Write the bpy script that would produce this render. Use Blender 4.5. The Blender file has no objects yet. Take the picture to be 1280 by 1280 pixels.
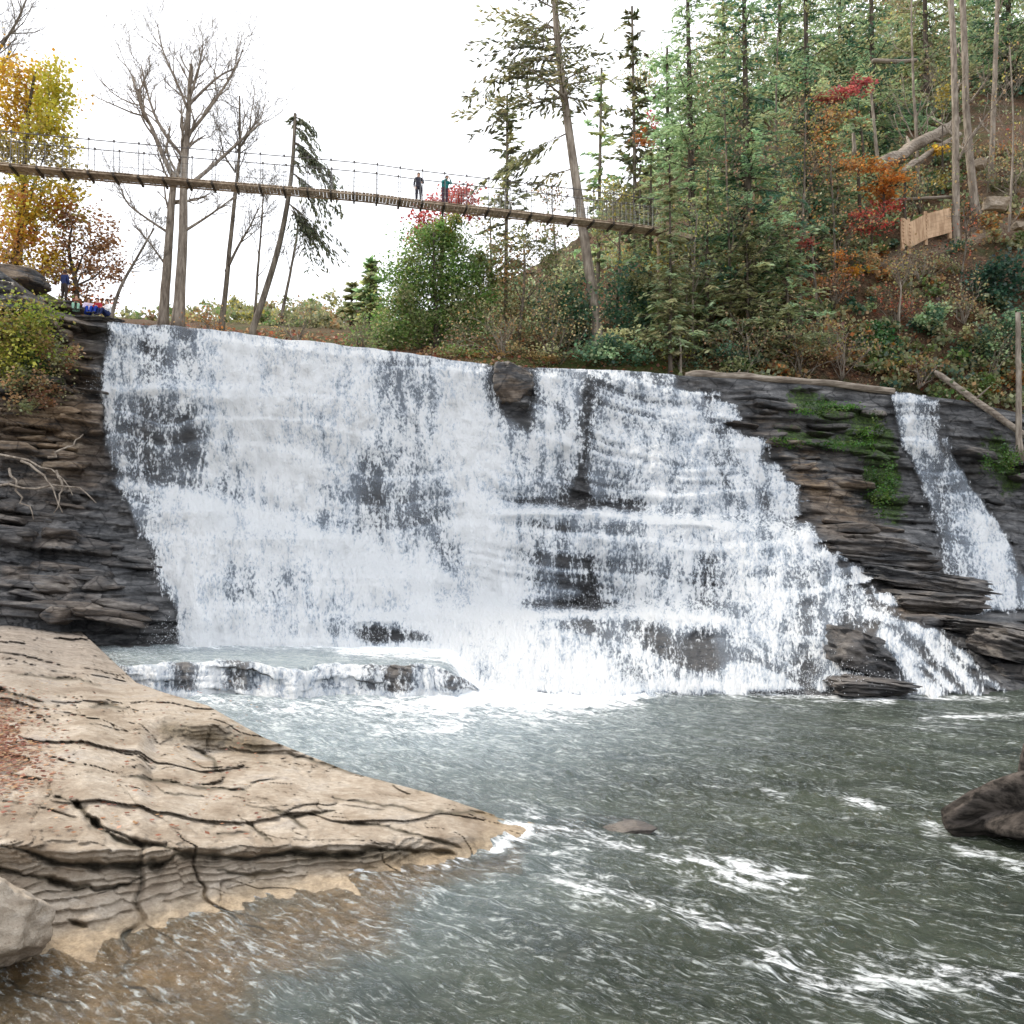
import bpy, math, random
import numpy as np
from mathutils import Vector, Matrix
sc = bpy.context.scene
COL = sc.collection
PI = math.pi

# ------------------------------------------------------------------ camera
F = 1108.0; HZ = 705.0; CH = 4.5
TH = math.atan((HZ-640.0)/F)
CT, ST = math.cos(TH), math.sin(TH)
cam = bpy.data.cameras.new('camera')
cam.sensor_fit = 'HORIZONTAL'; cam.sensor_width = 36.0; cam.lens = 36.0*F/1280.0
cam.clip_start = 0.1; cam.clip_end = 3000.0
camo = bpy.data.objects.new('camera', cam); COL.objects.link(camo)
camo.location = (0, 0, CH); camo.rotation_euler = (PI/2+TH, 0, 0)
sc.camera = camo

def P(px, py, Y):
    """world point seen at photo position (px,py) at ground depth Y"""
    cx = (np.asarray(px, float)-640.0)/F; cy = (640.0-np.asarray(py, float))/F
    dy = CT-cy*ST; dz = ST+cy*CT
    s = np.asarray(Y, float)/dy
    return np.stack(np.broadcast_arrays(cx*s, np.asarray(Y, float)+0*s, CH+dz*s), axis=-1)
def G(px, py, z=0.0):
    """world point where that photo position meets the level z"""
    cx = (np.asarray(px, float)-640.0)/F; cy = (640.0-np.asarray(py, float))/F
    dy = CT-cy*ST; dz = ST+cy*CT
    s = (z-CH)/dz
    return np.stack(np.broadcast_arrays(cx*s, dy*s, CH+dz*s), axis=-1)
def PIX(x, y, z):
    zz = np.asarray(z)-CH
    d = y*CT+zz*ST; u = -y*ST+zz*CT
    return 640+F*x/d, 640-F*u/d
def V(px, py, Y): return Vector(P(px, py, Y).tolist())

# ------------------------------------------------------------------ noise
def _hash(ix, iy, iz, seed):
    h = (ix.astype(np.int64)*374761393 + iy.astype(np.int64)*668265263 + iz.astype(np.int64)*2147483647 + seed*1274126177) & 0xFFFFFFFF
    h = ((h ^ (h >> 13))*1274126177) & 0xFFFFFFFF
    h = ((h ^ (h >> 16))*2246822519) & 0xFFFFFFFF
    h = h ^ (h >> 15)
    return (h & 0xFFFFFF).astype(float)/float(0xFFFFFF)
def vn(x, y, z=0.0, seed=0):
    x, y, z = np.broadcast_arrays(np.asarray(x, float), np.asarray(y, float), np.asarray(z, float))
    ix, iy, iz = np.floor(x), np.floor(y), np.floor(z)
    fx, fy, fz = x-ix, y-iy, z-iz
    fx = fx*fx*fx*(fx*(fx*6-15)+10); fy = fy*fy*fy*(fy*(fy*6-15)+10); fz = fz*fz*fz*(fz*(fz*6-15)+10)
    r = 0
    for a in (0, 1):
        wx = fx if a else 1-fx
        for b in (0, 1):
            wy = fy if b else 1-fy
            for c in (0, 1):
                wz = fz if c else 1-fz
                r = r + wx*wy*wz*_hash(ix+a, iy+b, iz+c, seed)
    return r*2-1
def fbm(x, y, z=0.0, o=4, seed=0, g=0.5):
    a, t, n = 1.0, 0.0, 0.0
    x = np.asarray(x, float); y = np.asarray(y, float); z = np.asarray(z, float)
    for k in range(o):
        t = t + a*vn(x, y, z, seed+k*7); n += a
        a *= g; x, y, z = x*2.03+3.1, y*2.03+1.7, z*2.03
    return t/n
def sst(a, b, x):
    t = np.clip((x-a)/(b-a), 0, 1); return t*t*(3-2*t)
def segdist(x, y, pts):
    """distance to a polyline, and parameter along it"""
    best = np.full(np.shape(x), 1e9)
    for (x0, y0), (x1, y1) in zip(pts[:-1], pts[1:]):
        dx, dy = x1-x0, y1-y0; L = dx*dx+dy*dy+1e-9
        t = np.clip(((x-x0)*dx+(y-y0)*dy)/L, 0, 1)
        best = np.minimum(best, np.hypot(x-x0-t*dx, y-y0-t*dy))
    return best
def inpoly(x, y, pts):
    """signed distance, positive inside"""
    ins = np.zeros(np.shape(x), bool); n = len(pts); j = n-1
    for i in range(n):
        xi, yi = pts[i]; xj, yj = pts[j]
        c = ((yi > y) != (yj > y)) & (x < (xj-xi)*(y-yi)/(yj-yi+1e-12)+xi)
        ins ^= c; j = i
    d = segdist(x, y, list(pts)+[pts[0]])
    return np.where(ins, d, -d)

def worley(x, y, seed=0, jit=0.9):
    """nearest cell id hash, offset to its centre, and distance to the border"""
    ix, iy = np.floor(x), np.floor(y)
    f1 = np.full(np.shape(x), 1e9); f2 = f1.copy(); cid = np.zeros(np.shape(x)); ox = cid.copy(); oy = cid.copy()
    for a in (-1, 0, 1):
        for b in (-1, 0, 1):
            jx, jy = ix+a, iy+b
            cx = jx+0.5+jit*(_hash(jx, jy, jx*0, seed)-0.5); cy = jy+0.5+jit*(_hash(jx, jy, jx*0, seed+1)-0.5)
            d = np.hypot(x-cx, y-cy); h = _hash(jx, jy, jx*0, seed+2)
            near = d < f1
            f2 = np.where(near, f1, np.minimum(f2, d)); 
            cid = np.where(near, h, cid); ox = np.where(near, x-cx, ox); oy = np.where(near, y-cy, oy)
            f1 = np.minimum(f1, d)
    return cid, ox, oy, f2-f1
def polytope(rng, d, n, flat=(1, 1, 1), lo=0.72, hi=1.0):
    """radius of a random angular block in the directions d"""
    N = rng.normal(size=(n, 3)); N /= np.linalg.norm(N, axis=1, keepdims=True)
    N = np.vstack([N, np.eye(3), -np.eye(3)]); c = np.concatenate([rng.uniform(lo, hi, n), rng.uniform(0.8, 1.0, 6)])
    k = d @ N.T
    return np.min(np.where(k > 0.05, c/np.maximum(k, 0.05), 9.0), axis=-1)
def sphere_dirs(res):
    th = np.linspace(0, PI, res//2+1); ph = np.linspace(0, 2*PI, res+1)[:-1]
    T, H_ = np.meshgrid(th, ph, indexing='ij')
    d = np.stack([np.sin(T)*np.cos(H_), np.sin(T)*np.sin(H_), np.cos(T)], -1)
    nr, nc = T.shape; i = np.arange(nr*nc).reshape(nr, nc); j = np.roll(i, -1, 1)
    return d, np.stack([i[:-1], i[1:], j[1:], j[:-1]], -1).reshape(-1, 4)
# ------------------------------------------------------------------ meshes
def mesh_np(name, verts, faces, smooth=True, attrs=None, cols=None, uv=None, mats=None):
    """faces: (N,k) int array"""
    verts = np.asarray(verts, np.float32).reshape(-1, 3); faces = np.asarray(faces, np.int32)
    me = bpy.data.meshes.new(name)
    n, k = faces.shape
    me.vertices.add(len(verts)); me.vertices.foreach_set('co', verts.ravel())
    me.loops.add(n*k); me.loops.foreach_set('vertex_index', faces.ravel())
    me.polygons.add(n)
    me.polygons.foreach_set('loop_start', np.arange(0, n*k, k, dtype=np.int32))
    me.polygons.foreach_set('loop_total', np.full(n, k, np.int32))
    me.polygons.foreach_set('use_smooth', np.full(n, bool(smooth)))
    if mats is not None: me.polygons.foreach_set('material_index', np.asarray(mats, np.int32))
    me.update(calc_edges=True); me.validate()
    for an, av in (attrs or {}).items():
        at = me.attributes.new(an, 'FLOAT', 'POINT'); at.data.foreach_set('value', np.asarray(av, np.float32).ravel())
    if cols is not None:
        at = me.attributes.new('Col', 'FLOAT_COLOR', 'POINT')
        c = np.ones((len(verts), 4), np.float32); c[:, :3] = cols
        at.data.foreach_set('color', c.ravel())
    if uv is not None:
        l = me.uv_layers.new(name='UVMap'); l.data.foreach_set('uv', np.asarray(uv, np.float32)[faces.ravel()].ravel())
    return me
def grid_faces(nr, nc):
    i = np.arange(nr*nc).reshape(nr, nc)
    return np.stack([i[:-1, :-1], i[1:, :-1], i[1:, 1:], i[:-1, 1:]], -1).reshape(-1, 4)
def link(name, me, mat=None, parent=None):
    o = bpy.data.objects.new(name, me); COL.objects.link(o)
    if mat is not None:
        for m in (mat if isinstance(mat, (list, tuple)) else [mat]): me.materials.append(m)
    if parent is not None: o.parent = parent
    return o
def tag(o, label, cat=None, group=None, kind=None):
    o['label'] = label
    if cat: o['category'] = cat
    if group: o['group'] = group
    if kind: o['kind'] = kind
    return o
def struct(name, me, mat, label, kind='structure'):
    o = link(name, me, mat); o['kind'] = kind; o['label'] = label; return o
def thing(name, label, cat, loc=(0, 0, 0), rz=0.0, group=None):
    o = bpy.data.objects.new(name, None); COL.objects.link(o)
    o.empty_display_size = 0.2
    o.location = loc; o.rotation_euler = (0, 0, rz)
    return tag(o, label, cat, group)
def dup(root, loc, rz=0.0, scale=1.0, label=None, group=None, tilt=(0, 0)):
    r = root.copy(); COL.objects.link(r)
    r.location = loc; r.rotation_euler = (tilt[0], tilt[1], rz)
    r.scale = (scale, scale, scale) if not isinstance(scale, tuple) else scale
    if label: r['label'] = label
    if group: r['group'] = group
    for ch in list(root.children):
        c = ch.copy(); COL.objects.link(c); c.parent = r
        for g in list(ch.children):
            d = g.copy(); COL.objects.link(d); d.parent = c
    return r

class MB:
    """collects tubes, boxes and quads of one part"""
    def __init__(s): s.v = []; s.f = []; s.n = 0
    def add(s, v, f):
        v = np.asarray(v, float).reshape(-1, 3); s.v.append(v); s.f.append(np.asarray(f, int)+s.n); s.n += len(v)
    def tube(s, pts, rad, sides=6, squash=None):
        pts = np.asarray(pts, float); n = len(pts)
        rad = np.broadcast_to(np.asarray(rad, float), (n,))
        t = np.gradient(pts, axis=0); t /= (np.linalg.norm(t, axis=1, keepdims=True)+1e-12)
        ref = np.array([0, 0, 1.0]) if abs(t[:, 2]).mean() < 0.8 else np.array([1.0, 0, 0])
        a = np.cross(t, ref); a /= (np.linalg.norm(a, axis=1, keepdims=True)+1e-12)
        b = np.cross(t, a)
        an = np.arange(sides)*2*PI/sides
        sq = 1.0 if squash is None else squash
        ring = pts[:, None, :]+rad[:, None, None]*(np.cos(an)[None, :, None]*a[:, None, :]+sq*np.sin(an)[None, :, None]*b[:, None, :])
        i = np.arange(n*sides).reshape(n, sides)
        j = np.roll(i, -1, axis=1)
        f = np.stack([i[:-1], j[:-1], j[1:], i[1:]], -1).reshape(-1, 4)
        v = ring.reshape(-1, 3)
        caps = []
        if sides == 4: caps = [[i[0, 3], i[0, 2], i[0, 1], i[0, 0]], list(i[-1])]
        elif sides >= 5:
            v = np.vstack([v, pts[0:1], pts[-1:]]); c0, c1 = n*sides, n*sides+1
            for k in range(0, sides, 2):
                caps.append([c0, i[0, (k+2) % sides], i[0, (k+1) % sides], i[0, k]]) if sides % 2 == 0 else None
                caps.append([c1, i[-1, k], i[-1, (k+1) % sides], i[-1, (k+2) % sides]]) if sides % 2 == 0 else None
        if caps: f = np.vstack([f, np.asarray(caps, int)])
        s.add(v, f)
    def box(s, c, size, R=None):
        x, y, z = np.asarray(size, float)/2
        v = np.array([[-x, -y, -z], [x, -y, -z], [x, y, -z], [-x, y, -z], [-x, -y, z], [x, -y, z], [x, y, z], [-x, y, z]])
        if R is not None: v = v @ np.asarray(R).T
        s.add(v+np.asarray(c), [[0, 3, 2, 1], [4, 5, 6, 7], [0, 1, 5, 4], [1, 2, 6, 5], [2, 3, 7, 6], [3, 0, 4, 7]])
    def mesh(s, name, smooth=True):
        return mesh_np(name, np.vstack(s.v), np.vstack(s.f), smooth)
    def build(s, name, mat, parent=None, smooth=True):
        return link(name, s.mesh(name, smooth), mat, parent)

# ------------------------------------------------------------------ materials
class NT:
    def __init__(s, name):
        s.m = bpy.data.materials.new(name); s.m.use_nodes = True
        s.t = s.m.node_tree; s.t.nodes.clear()
        s.out = s.t.nodes.new('ShaderNodeOutputMaterial')
    def n(s, typ, ins=None, **kw):
        nd = s.t.nodes.new('ShaderNode'+typ)
        for k, v in kw.items(): setattr(nd, k, v)
        for k, v in (ins or {}).items():
            if isinstance(v, bpy.types.NodeSocket): s.t.links.new(v, nd.inputs[k])
            else: nd.inputs[k].default_value = v
        return nd
    def math(s, op, a, b=0.0, clamp=False):
        nd = s.n('Math', {0: a, 1: b}, operation=op); nd.use_clamp = clamp; return nd.outputs[0]
    def noise(s, vec, scale, detail=4, rough=0.55, dist=0.0):
        return s.n('TexNoise', {'Vector': vec, 'Scale': scale, 'Detail': detail, 'Roughness': rough, 'Distortion': dist}).outputs['Fac']
    def ramp(s, fac, stops, interp='LINEAR'):
        nd = s.n('ValToRGB', {'Fac': fac}); cr = nd.color_ramp; cr.interpolation = interp
        while len(cr.elements) < len(stops): cr.elements.new(0.5)
        for e, (p, c) in zip(cr.elements, stops):
            e.position = p; e.color = (*c, 1) if len(c) == 3 else c
        return nd.outputs['Color']
    def mapr(s, v, a, b, c=0.0, d=1.0):
        return s.n('MapRange', {'Value': v, 'From Min': a, 'From Max': b, 'To Min': c, 'To Max': d}, interpolation_type='SMOOTHSTEP').outputs['Result']
    def mix(s, fac, a, b, bt='MIX'):
        nd = s.n('Mix', data_type='RGBA', blend_type=bt)
        for k, v in ((0, fac), (6, a), (7, b)):
            if isinstance(v, bpy.types.NodeSocket): s.t.links.new(v, nd.inputs[k])
            else: nd.inputs[k].default_value = v if not isinstance(v, tuple) or len(v) == 4 else (*v, 1)
        return nd.outputs[2]
    def attr(s, name, col=False):
        return s.n('Attribute', attribute_name=name).outputs['Color' if col else 'Fac']
    def mapping(s, vec, scale=(1, 1, 1), rot=(0, 0, 0), loc=(0, 0, 0)):
        return s.n('Mapping', {'Vector': vec, 'Scale': scale, 'Rotation': rot, 'Location': loc}).outputs[0]
    def pos(s): return s.n('NewGeometry').outputs['Position']
    def objc(s): return s.n('TexCoord').outputs['Object']
    def bump(s, h, strength=0.5, dist=0.1, normal=None):
        i = {'Height': h, 'Strength': strength, 'Distance': dist}
        if normal is not None: i['Normal'] = normal
        return s.n('Bump', i).outputs[0]
    def pbsdf(s, col, rough=0.8, normal=None, spec=0.3, **kw):
        i = {'Base Color': col if isinstance(col, bpy.types.NodeSocket) or len(col) == 4 else (*col, 1), 'Roughness': rough, 'Specular IOR Level': spec}
        i.update(kw)
        if normal is not None: i['Normal'] = normal
        return s.n('BsdfPrincipled', i).outputs[0]
    def done_white(s):
        return s.done(s.n('MixShader', {0: 0.4, 1: s.n('BsdfDiffuse', {'Color': (0.92, 0.95, 0.98, 1)}).outputs[0], 2: s.n('BsdfTranslucent', {'Color': (0.92, 0.95, 0.98, 1)}).outputs[0]}).outputs[0])
    def done(s, sh):
        s.t.links.new(sh, s.out.inputs['Surface']); return s.m

def simple(name, col, rough=0.8, var=0.25, scale=3.0, bump=0.3, spec=0.2):
    t = NT(name); p = t.objc()
    n = t.noise(p, scale, 5)
    c = t.mix(t.mapr(n, 0.3, 0.7), tuple(x*(1-var) for x in col), tuple(min(1, x*(1+var)) for x in col))
    return t.done(t.pbsdf(c, rough, t.bump(t.noise(p, scale*4, 4), bump, 0.05), spec))

def leafmat(name):
    t = NT(name)
    c = t.attr('Col', True)
    r = t.n('ObjectInfo').outputs['Random']
    hs = t.n('HueSaturation', {'Hue': t.math('ADD', 0.485, t.math('MULTIPLY', r, 0.03)), 'Saturation': 1.0,
                              'Value': t.math('ADD', 0.88, t.math('MULTIPLY', r, 0.24)), 'Color': c}).outputs[0]
    d = t.n('BsdfDiffuse', {'Color': hs}).outputs[0]
    tr = t.n('BsdfTranslucent', {'Color': hs}).outputs[0]
    m = t.n('MixShader', {0: 0.5, 1: d, 2: tr}).outputs[0]
    g = t.n('BsdfGlossy', {'Color': (1, 1, 1, 1), 'Roughness': 0.45}).outputs[0]
    return t.done(t.n('MixShader', {0: 0.04, 1: m, 2: g}).outputs[0])
LEAF = leafmat('leaf')

def barkmat(name, c0, c1, scale=6.0, st=(1, 1, 0.18)):
    t = NT(name); p = t.objc()
    n = t.noise(t.mapping(p, st), scale, 6, 0.65)
    n2 = t.noise(p, 0.7, 3)
    c = t.mix(t.mapr(n, 0.32, 0.68), c0, c1)
    c = t.mix(t.math('MULTIPLY', t.mapr(n2, 0.45, 0.7), 0.5), c, tuple(x*0.55 for x in c0))
    return t.done(t.pbsdf(c, 0.9, t.bump(n, 0.7, 0.05), 0.1))
BARK = barkmat('bark_gray', (0.085, 0.07, 0.055), (0.27, 0.235, 0.19))
BARKL = barkmat('bark_pale', (0.16, 0.13, 0.105), (0.40, 0.35, 0.29))
BARKD = barkmat('bark_dark', (0.05, 0.042, 0.035), (0.15, 0.125, 0.10))
def leaf_like(c, size):
    """tiny three-sided drops"""
    n = len(c); r = np.random.default_rng(5); s = size*r.uniform(0.4, 1.3, (n, 1, 1))
    base = np.array([[0, 0, 1.4], [0.9, 0, -0.5], [-0.45, 0.8, -0.5], [-0.45, -0.8, -0.5]])
    v = (c[:, None, :]+base[None]*s*0.5).reshape(-1, 3); i = np.arange(n)[:, None]*4
    f = np.concatenate([i+np.array([[0, 1, 2]]), i+np.array([[0, 2, 3]]), i+np.array([[0, 3, 1]]), i+np.array([[1, 3, 2]])])
    return mesh_np('spray', v, f, True)

BARKX = barkmat('log_bark', (0.15, 0.12, 0.095), (0.40, 0.35, 0.29), 7, (0.16, 1, 1))
# ================================================================== WORLD / LIGHT
SUN_EL, SUN_AZ = math.radians(48), math.radians(-62)      # azimuth from +Y towards +X
w = bpy.data.worlds.new('World'); sc.world = w; w.use_nodes = True
wt = w.node_tree; wt.nodes.clear()
wo = wt.nodes.new('ShaderNodeOutputWorld'); bg = wt.nodes.new('ShaderNodeBackground')
sky = wt.nodes.new('ShaderNodeTexSky'); sky.sky_type = 'NISHITA'; sky.sun_disc = False
sky.sun_elevation = SUN_EL; sky.sun_rotation = SUN_AZ; sky.dust_density = 6.0; sky.air_density = 1.0
tc = wt.nodes.new('ShaderNodeTexCoord'); nz = wt.nodes.new('ShaderNodeTexNoise')
nz.inputs['Scale'].default_value = 1.6; nz.inputs['Detail'].default_value = 5
wt.links.new(tc.outputs['Generated'], nz.inputs['Vector'])
mr = wt.nodes.new('ShaderNodeMapRange'); mr.inputs['From Min'].default_value = 0.25; mr.inputs['From Max'].default_value = 0.75
mr.inputs['To Min'].default_value = 0.72; mr.inputs['To Max'].default_value = 1.0
wt.links.new(nz.outputs['Fac'], mr.inputs['Value'])
mx = wt.nodes.new('ShaderNodeMix'); mx.data_type = 'RGBA'
wt.links.new(mr.outputs['Result'], mx.inputs[0]); wt.links.new(sky.outputs['Color'], mx.inputs[6])
mx.inputs[7].default_value = (12.0, 12.3, 12.9, 1)        # bright thin overcast over the clear sky
wt.links.new(mx.outputs[2], bg.inputs['Color']); bg.inputs['Strength'].default_value = 0.155
wt.links.new(bg.outputs[0], wo.inputs['Surface'])
sl = bpy.data.lights.new('sun', 'SUN'); sl.energy = 3.3; sl.angle = math.radians(7); sl.color = (1.0, 0.90, 0.76)
so = bpy.data.objects.new('sun', sl); COL.objects.link(so)
sd = Vector((math.sin(SUN_AZ)*math.cos(SUN_EL), math.cos(SUN_AZ)*math.cos(SUN_EL), math.sin(SUN_EL)))
so.rotation_euler = sd.to_track_quat('Z', 'Y').to_euler(); so.location = (-30, 20, 60)
sc.view_settings.view_transform = 'Standard'; sc.view_settings.look = 'None'; sc.view_settings.exposure = 0
sc.cycles.max_bounces = 6; sc.cycles.transparent_max_bounces = 12; sc.cycles.diffuse_bounces = 4; sc.cycles.glossy_bounces = 3
sc.cycles.use_denoising = True
sc.cycles.caustics_reflective = False; sc.cycles.caustics_refractive = False

# ================================================================== LOFTS
class Loft:
    def __init__(s, cols): s.c = sorted(cols)
    def at(s, px, nrow, pw=1.0):
        """grid of points: rows from the first to the last entry of the tables"""
        px = np.asarray(px, float); t = np.linspace(0, 1, nrow)**pw
        xs = np.array([c[0] for c in s.c], float)
        i = np.clip(np.searchsorted(xs, px)-1, 0, len(xs)-2)
        w = np.clip((px-xs[i])/(xs[i+1]-xs[i]), 0, 1)
        top = np.array([c[1][0][0] for c in s.c], float); bot = np.array([c[1][-1][0] for c in s.c], float)
        a = np.interp(px, xs, top); b = np.interp(px, xs, bot)
        PY = a[None, :]+(b-a)[None, :]*t[:, None]
        VAL = np.zeros_like(PY)
        for k in range(len(px)):
            def ev(c):
                q = c[1]; y = [v[0] for v in q]; d = [v[1] for v in q]
                if y[0] > y[-1]: y, d = y[::-1], d[::-1]
                return np.interp(PY[:, k], y, d)
            w_ = w[k]*w[k]*(3-2*w[k]) if len(s.c) > 3 else w[k]
            VAL[:, k] = (1-w_)*ev(s.c[i[k]])+w_*ev(s.c[i[k]+1])
        return np.broadcast_to(px[None, :], PY.shape).copy(), PY, VAL

CLIFF = Loft([
 (-320, [(330,44),(420,43.5),(520,43),(640,42),(700,40),(778,37.5),(815,36.5)]),
 (0,   [(338,46),(400,45.3),(430,44.9),(500,44.5),(520,44.0),(600,43.2),(650,42.6),(665,41.2),(720,40),(775,38),(815,37)]),
 (70,  [(388,46.5),(500,45.3),(600,44.3),(640,43.6),(660,42.3),(720,40.6),(775,38.6),(815,38)]),
 (110, [(402,47),(440,46.5),(490,46.0),(600,45),(660,43),(720,41),(775,39.3),(822,38.6)]),
 (220, [(409,47.6),(450,46.9),(480,46.2),(488,45.5),(606,45.0),(618,44.6),(640,42.9),(700,41.8),(790,40.0),(822,39.3)]),
 (350, [(425,48.5),(470,47.8),(500,47.2),(640,46.0),(650,45.6),(674,43.2),(700,42.6),(790,40.2),(822,39.4)]),
 (480, [(440,49.3),(520,48),(640,46.6),(692,45.8),(700,45.4),(722,43.0),(764,42),(776,40.2),(822,39.2)]),
 (600, [(456,50),(560,48.3),(740,45.3),(765,42),(775,40.5),(850,34),(874,31.0)]),
 (720, [(463,50.5),(560,49),(632,48.6),(643,45.2),(700,44.6),(757,44.6),(766,40.0),(840,34),(872,31.0)]),
 (860, [(470,51),(560,48.5),(642,46.4),(656,43.4),(750,41.0),(764,38.2),(840,33),(868,31.3)]),
 (1000,[(478,51.5),(560,49.5),(650,46.5),(665,43.2),(760,38),(840,32.5),(868,31)]),
 (1110,[(490,52),(560,50.8),(655,49.2),(668,45.0),(700,43),(745,40),(775,36.5),(840,32),(874,30.4)]),
 (1200,[(500,52.5),(600,51),(660,49),(770,43),(778,38),(840,33),(878,30.2)]),
 (1300,[(522,52.5),(640,51),(765,45),(776,39.5),(840,34.5),(882,30.8)]),
 (1700,[(560,52.5),(640,51),(765,45),(776,38),(890,31)]),
])

# ---------------- painted amount of water over the rock, in metres-free photo space
FALL = [(114,360),(220,360),(350,370),(480,390),(600,400),(720,410),(842,415),(870,472),(905,488),(935,520),(962,552),(1000,610),(1030,655),
        (1062,690),(1104,742),(1165,768),(1216,796),(1272,862),(1268,876),(1100,874),(860,872),(600,876),(560,826),(220,826),(218,780),(195,690),(150,640),(125,560),(118,480)]
SIDE = [(1110,489),(1140,490),(1172,502),(1190,560),(1214,600),(1252,650),(1280,700),(1312,735),(1312,774),(1192,774),(1174,720),(1158,660),(1140,610),(1124,560)]
def stroke(px, py, pts, w, a):
    return a*np.exp(-(segdist(px, py, pts)/w)**2)
def cover(px, py):
    n = vn(px*0.02, py*0.01, seed=5)*14+vn(px*0.07, py*0.02, seed=6)*7
    d = inpoly(px, py, FALL)
    stair = (13*vn(np.floor((py+0.12*px)/22.0)*1.73, 0*px, seed=7)+11*vn(np.floor((py+0.12*px)/9.0)*2.31, 0*px, seed=8)-2)*sst(840, 900, px)*sst(862, 830, py)
    d = d+stair*sst(90, 30, d)
    c = 0.70*sst(-4, 20, d+n*0.9)
    S = lambda pts, w, a: stroke(px, py, pts, w, a)
    # heavy white
    c = c+S([(250,500),(270,560)], 34, .10)+S([(300,440),(345,600)], 40, .26)+S([(400,450),(420,560)], 42, .2)
    c = c+S([(575,470),(590,560),(600,660),(612,760)], 26, .42)+S([(560,780),(660,800),(740,850)], 34, .34)
    c = c+S([(240,640),(330,672),(420,690),(520,735)], 34, .40)+S([(235,720),(260,790)], 34, .34)+S([(380,760),(440,720)], 46, .22)
    c = c+S([(150,490),(230,486),(300,500)], 9, .30)+S([(630,641),(720,642),(800,648),(930,660)], 5, .5)+S([(450,770),(640,767),(790,767),(900,772)], 6, .5)-S([(640,626),(800,632)], 7, .16)-S([(640,752),(770,756)], 8, .22)-S([(650,660),(780,664)], 9, .10)+S([(140,604),(230,622),(360,655),(470,698),(560,724)], 7, .35)-S([(150,588),(240,606),(370,638),(480,680)], 9, .14)
    c = c+S([(850,520),(880,600),(920,700)], 34, .16)+S([(800,560),(830,660)], 26, .14)+S([(930,560),(990,640)], 20, .12)
    c = c+S([(250,810),(420,806),(560,812)], 10, .5)+S([(600,855),(760,862),(860,852),(1040,858)], 7, .4)+S([(640,845),(720,850)], 26, .3)
    c = c+S([(960,760),(930,830)], 40, .1)+S([(700,560),(690,500)], 14, .04)
    # thin veils
    c = c-S([(160,520),(200,600)], 42, .20)-S([(225,520),(270,600)], 26, .16)-S([(175,425),(190,455)], 16, .14)
    c = c-S([(470,580),(480,650)], 30, .22)-S([(540,650),(570,700)], 26, .2)-S([(300,740),(370,720)], 26, .16)
    c = c-S([(736,490),(730,560),(724,638)], 14, .36)-S([(690,610),(790,632)], 20, .16)-S([(690,500),(710,530)], 14, .18)
    c = c-S([(690,690),(735,750)], 44, .20)-S([(735,700),(740,758)], 14, .24)-S([(800,770),(850,838)], 22, .3)-S([(730,780),(790,835)], 18, .24)
    c = c-S([(885,700),(880,745)], 16, .2)-S([(860,480),(935,600),(985,660)], 9, .2)-S([(890,570),(930,650)], 8, .22)
    c = c-S([(985,640),(1030,655)], 20, .2)-S([(458,796),(522,796)], 14, .50)-S([(540,800),(560,815)], 12, .3)-S([(870,800),(890,840)], 16, .26)
    c = c-S([(1060,700),(1100,760)], 18, .14)-S([(1010,750),(1060,740)], 16, .22)-S([(990,790),(1010,830)], 22, .24)-S([(1060,800),(1100,838)], 24, .6)
    c = c-S([(1150,800),(1262,850)], 60, .22)-S([(1140,770),(1262,830)], 22, .25)-S([(1040,860),(1120,866)], 10, .6)
    c = c+S([(1105,790),(1150,850),(1170,870)], 8, .6)+S([(1145,785),(1200,840),(1222,868)], 7, .55)+S([(1165,786),(1258,862)], 6, .55)+S([(1085,765),(1165,790)], 7, .5)+S([(1120,800),(1200,866)], 4, .4)+S([(1050,690),(1100,745),(1165,770)], 5, .45)
    c = c-S([(640,466),(642,492)], 24, 1.0)-S([(645,512),(660,530)], 12, .3)
    d2 = inpoly(px, py, SIDE)
    s = 0.62*sst(-4, 14, d2+n*0.5)
    s = s+S([(1200,630),(1240,700),(1280,745)], 22, .22)+S([(1130,505),(1150,560)], 9, .2)-S([(1165,520),(1180,570)], 7, .25)-S([(1160,600),(1180,650)], 12, .2)
    s = s+S([(1095,530),(1108,560)], 6, .3)*0+S([(1060,655),(1240,720)], 4, .0)
    return np.maximum(c, s)
def tiers(x, z, px):
    """small ledges the water drops over: place inside the tier (0 lip .. 1 foot) and its strength"""
    L = (z+0.07*x+0.9*vn(x*0.11, z*0.15, seed=71)+0.35*vn(x*0.45, z*0.2, seed=72))*0.62
    L = L+0.30*vn(x*0.05, L*0.9, seed=73)
    k = np.floor(L); fr = 1-(L-k)
    st = 0.45+0.55*vn(x*0.16+k*11.3, k*3.1, seed=74)+0.25*vn(x*0.7+k*5.3, k*1.7, seed=75)
    L2 = L*2.7+0.3*vn(x*0.6, z*0.5, seed=76); k2 = np.floor(L2); fr2 = 1-(L2-k2)
    st2 = 0.2+0.8*vn(x*0.4+k2*7.7, k2*2.3, seed=77)
    return fr, np.clip(st, 0, 1)*(0.55+0.45*sst(560, 680, px)), fr2, np.clip(st2, 0, 1)*sst(500, 660, px)

def strata(x, z, y, seed=3):
    L = (z+0.10*x+0.5*vn(x*0.09, z*0.2, seed=seed))*1.7
    L = L+0.45*vn(x*0.03, L*0.7, seed=seed+1)
    k = np.floor(L); fr = L-k
    off = vn(x*0.22+k*13.7, k*7.13, seed=seed+2)+0.6*vn(x*0.9+k*5.1, k*3.3, seed=seed+3)
    off = off+0.25*np.floor(2.2*vn(x*0.55+k*3.7, k*1.9, seed=seed+9))
    L2 = L*3.1; k2 = np.floor(L2)
    off = off+0.30*vn(x*0.8+k2*9.7, k2*2.7, seed=seed+4)
    return off, fr

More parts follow.
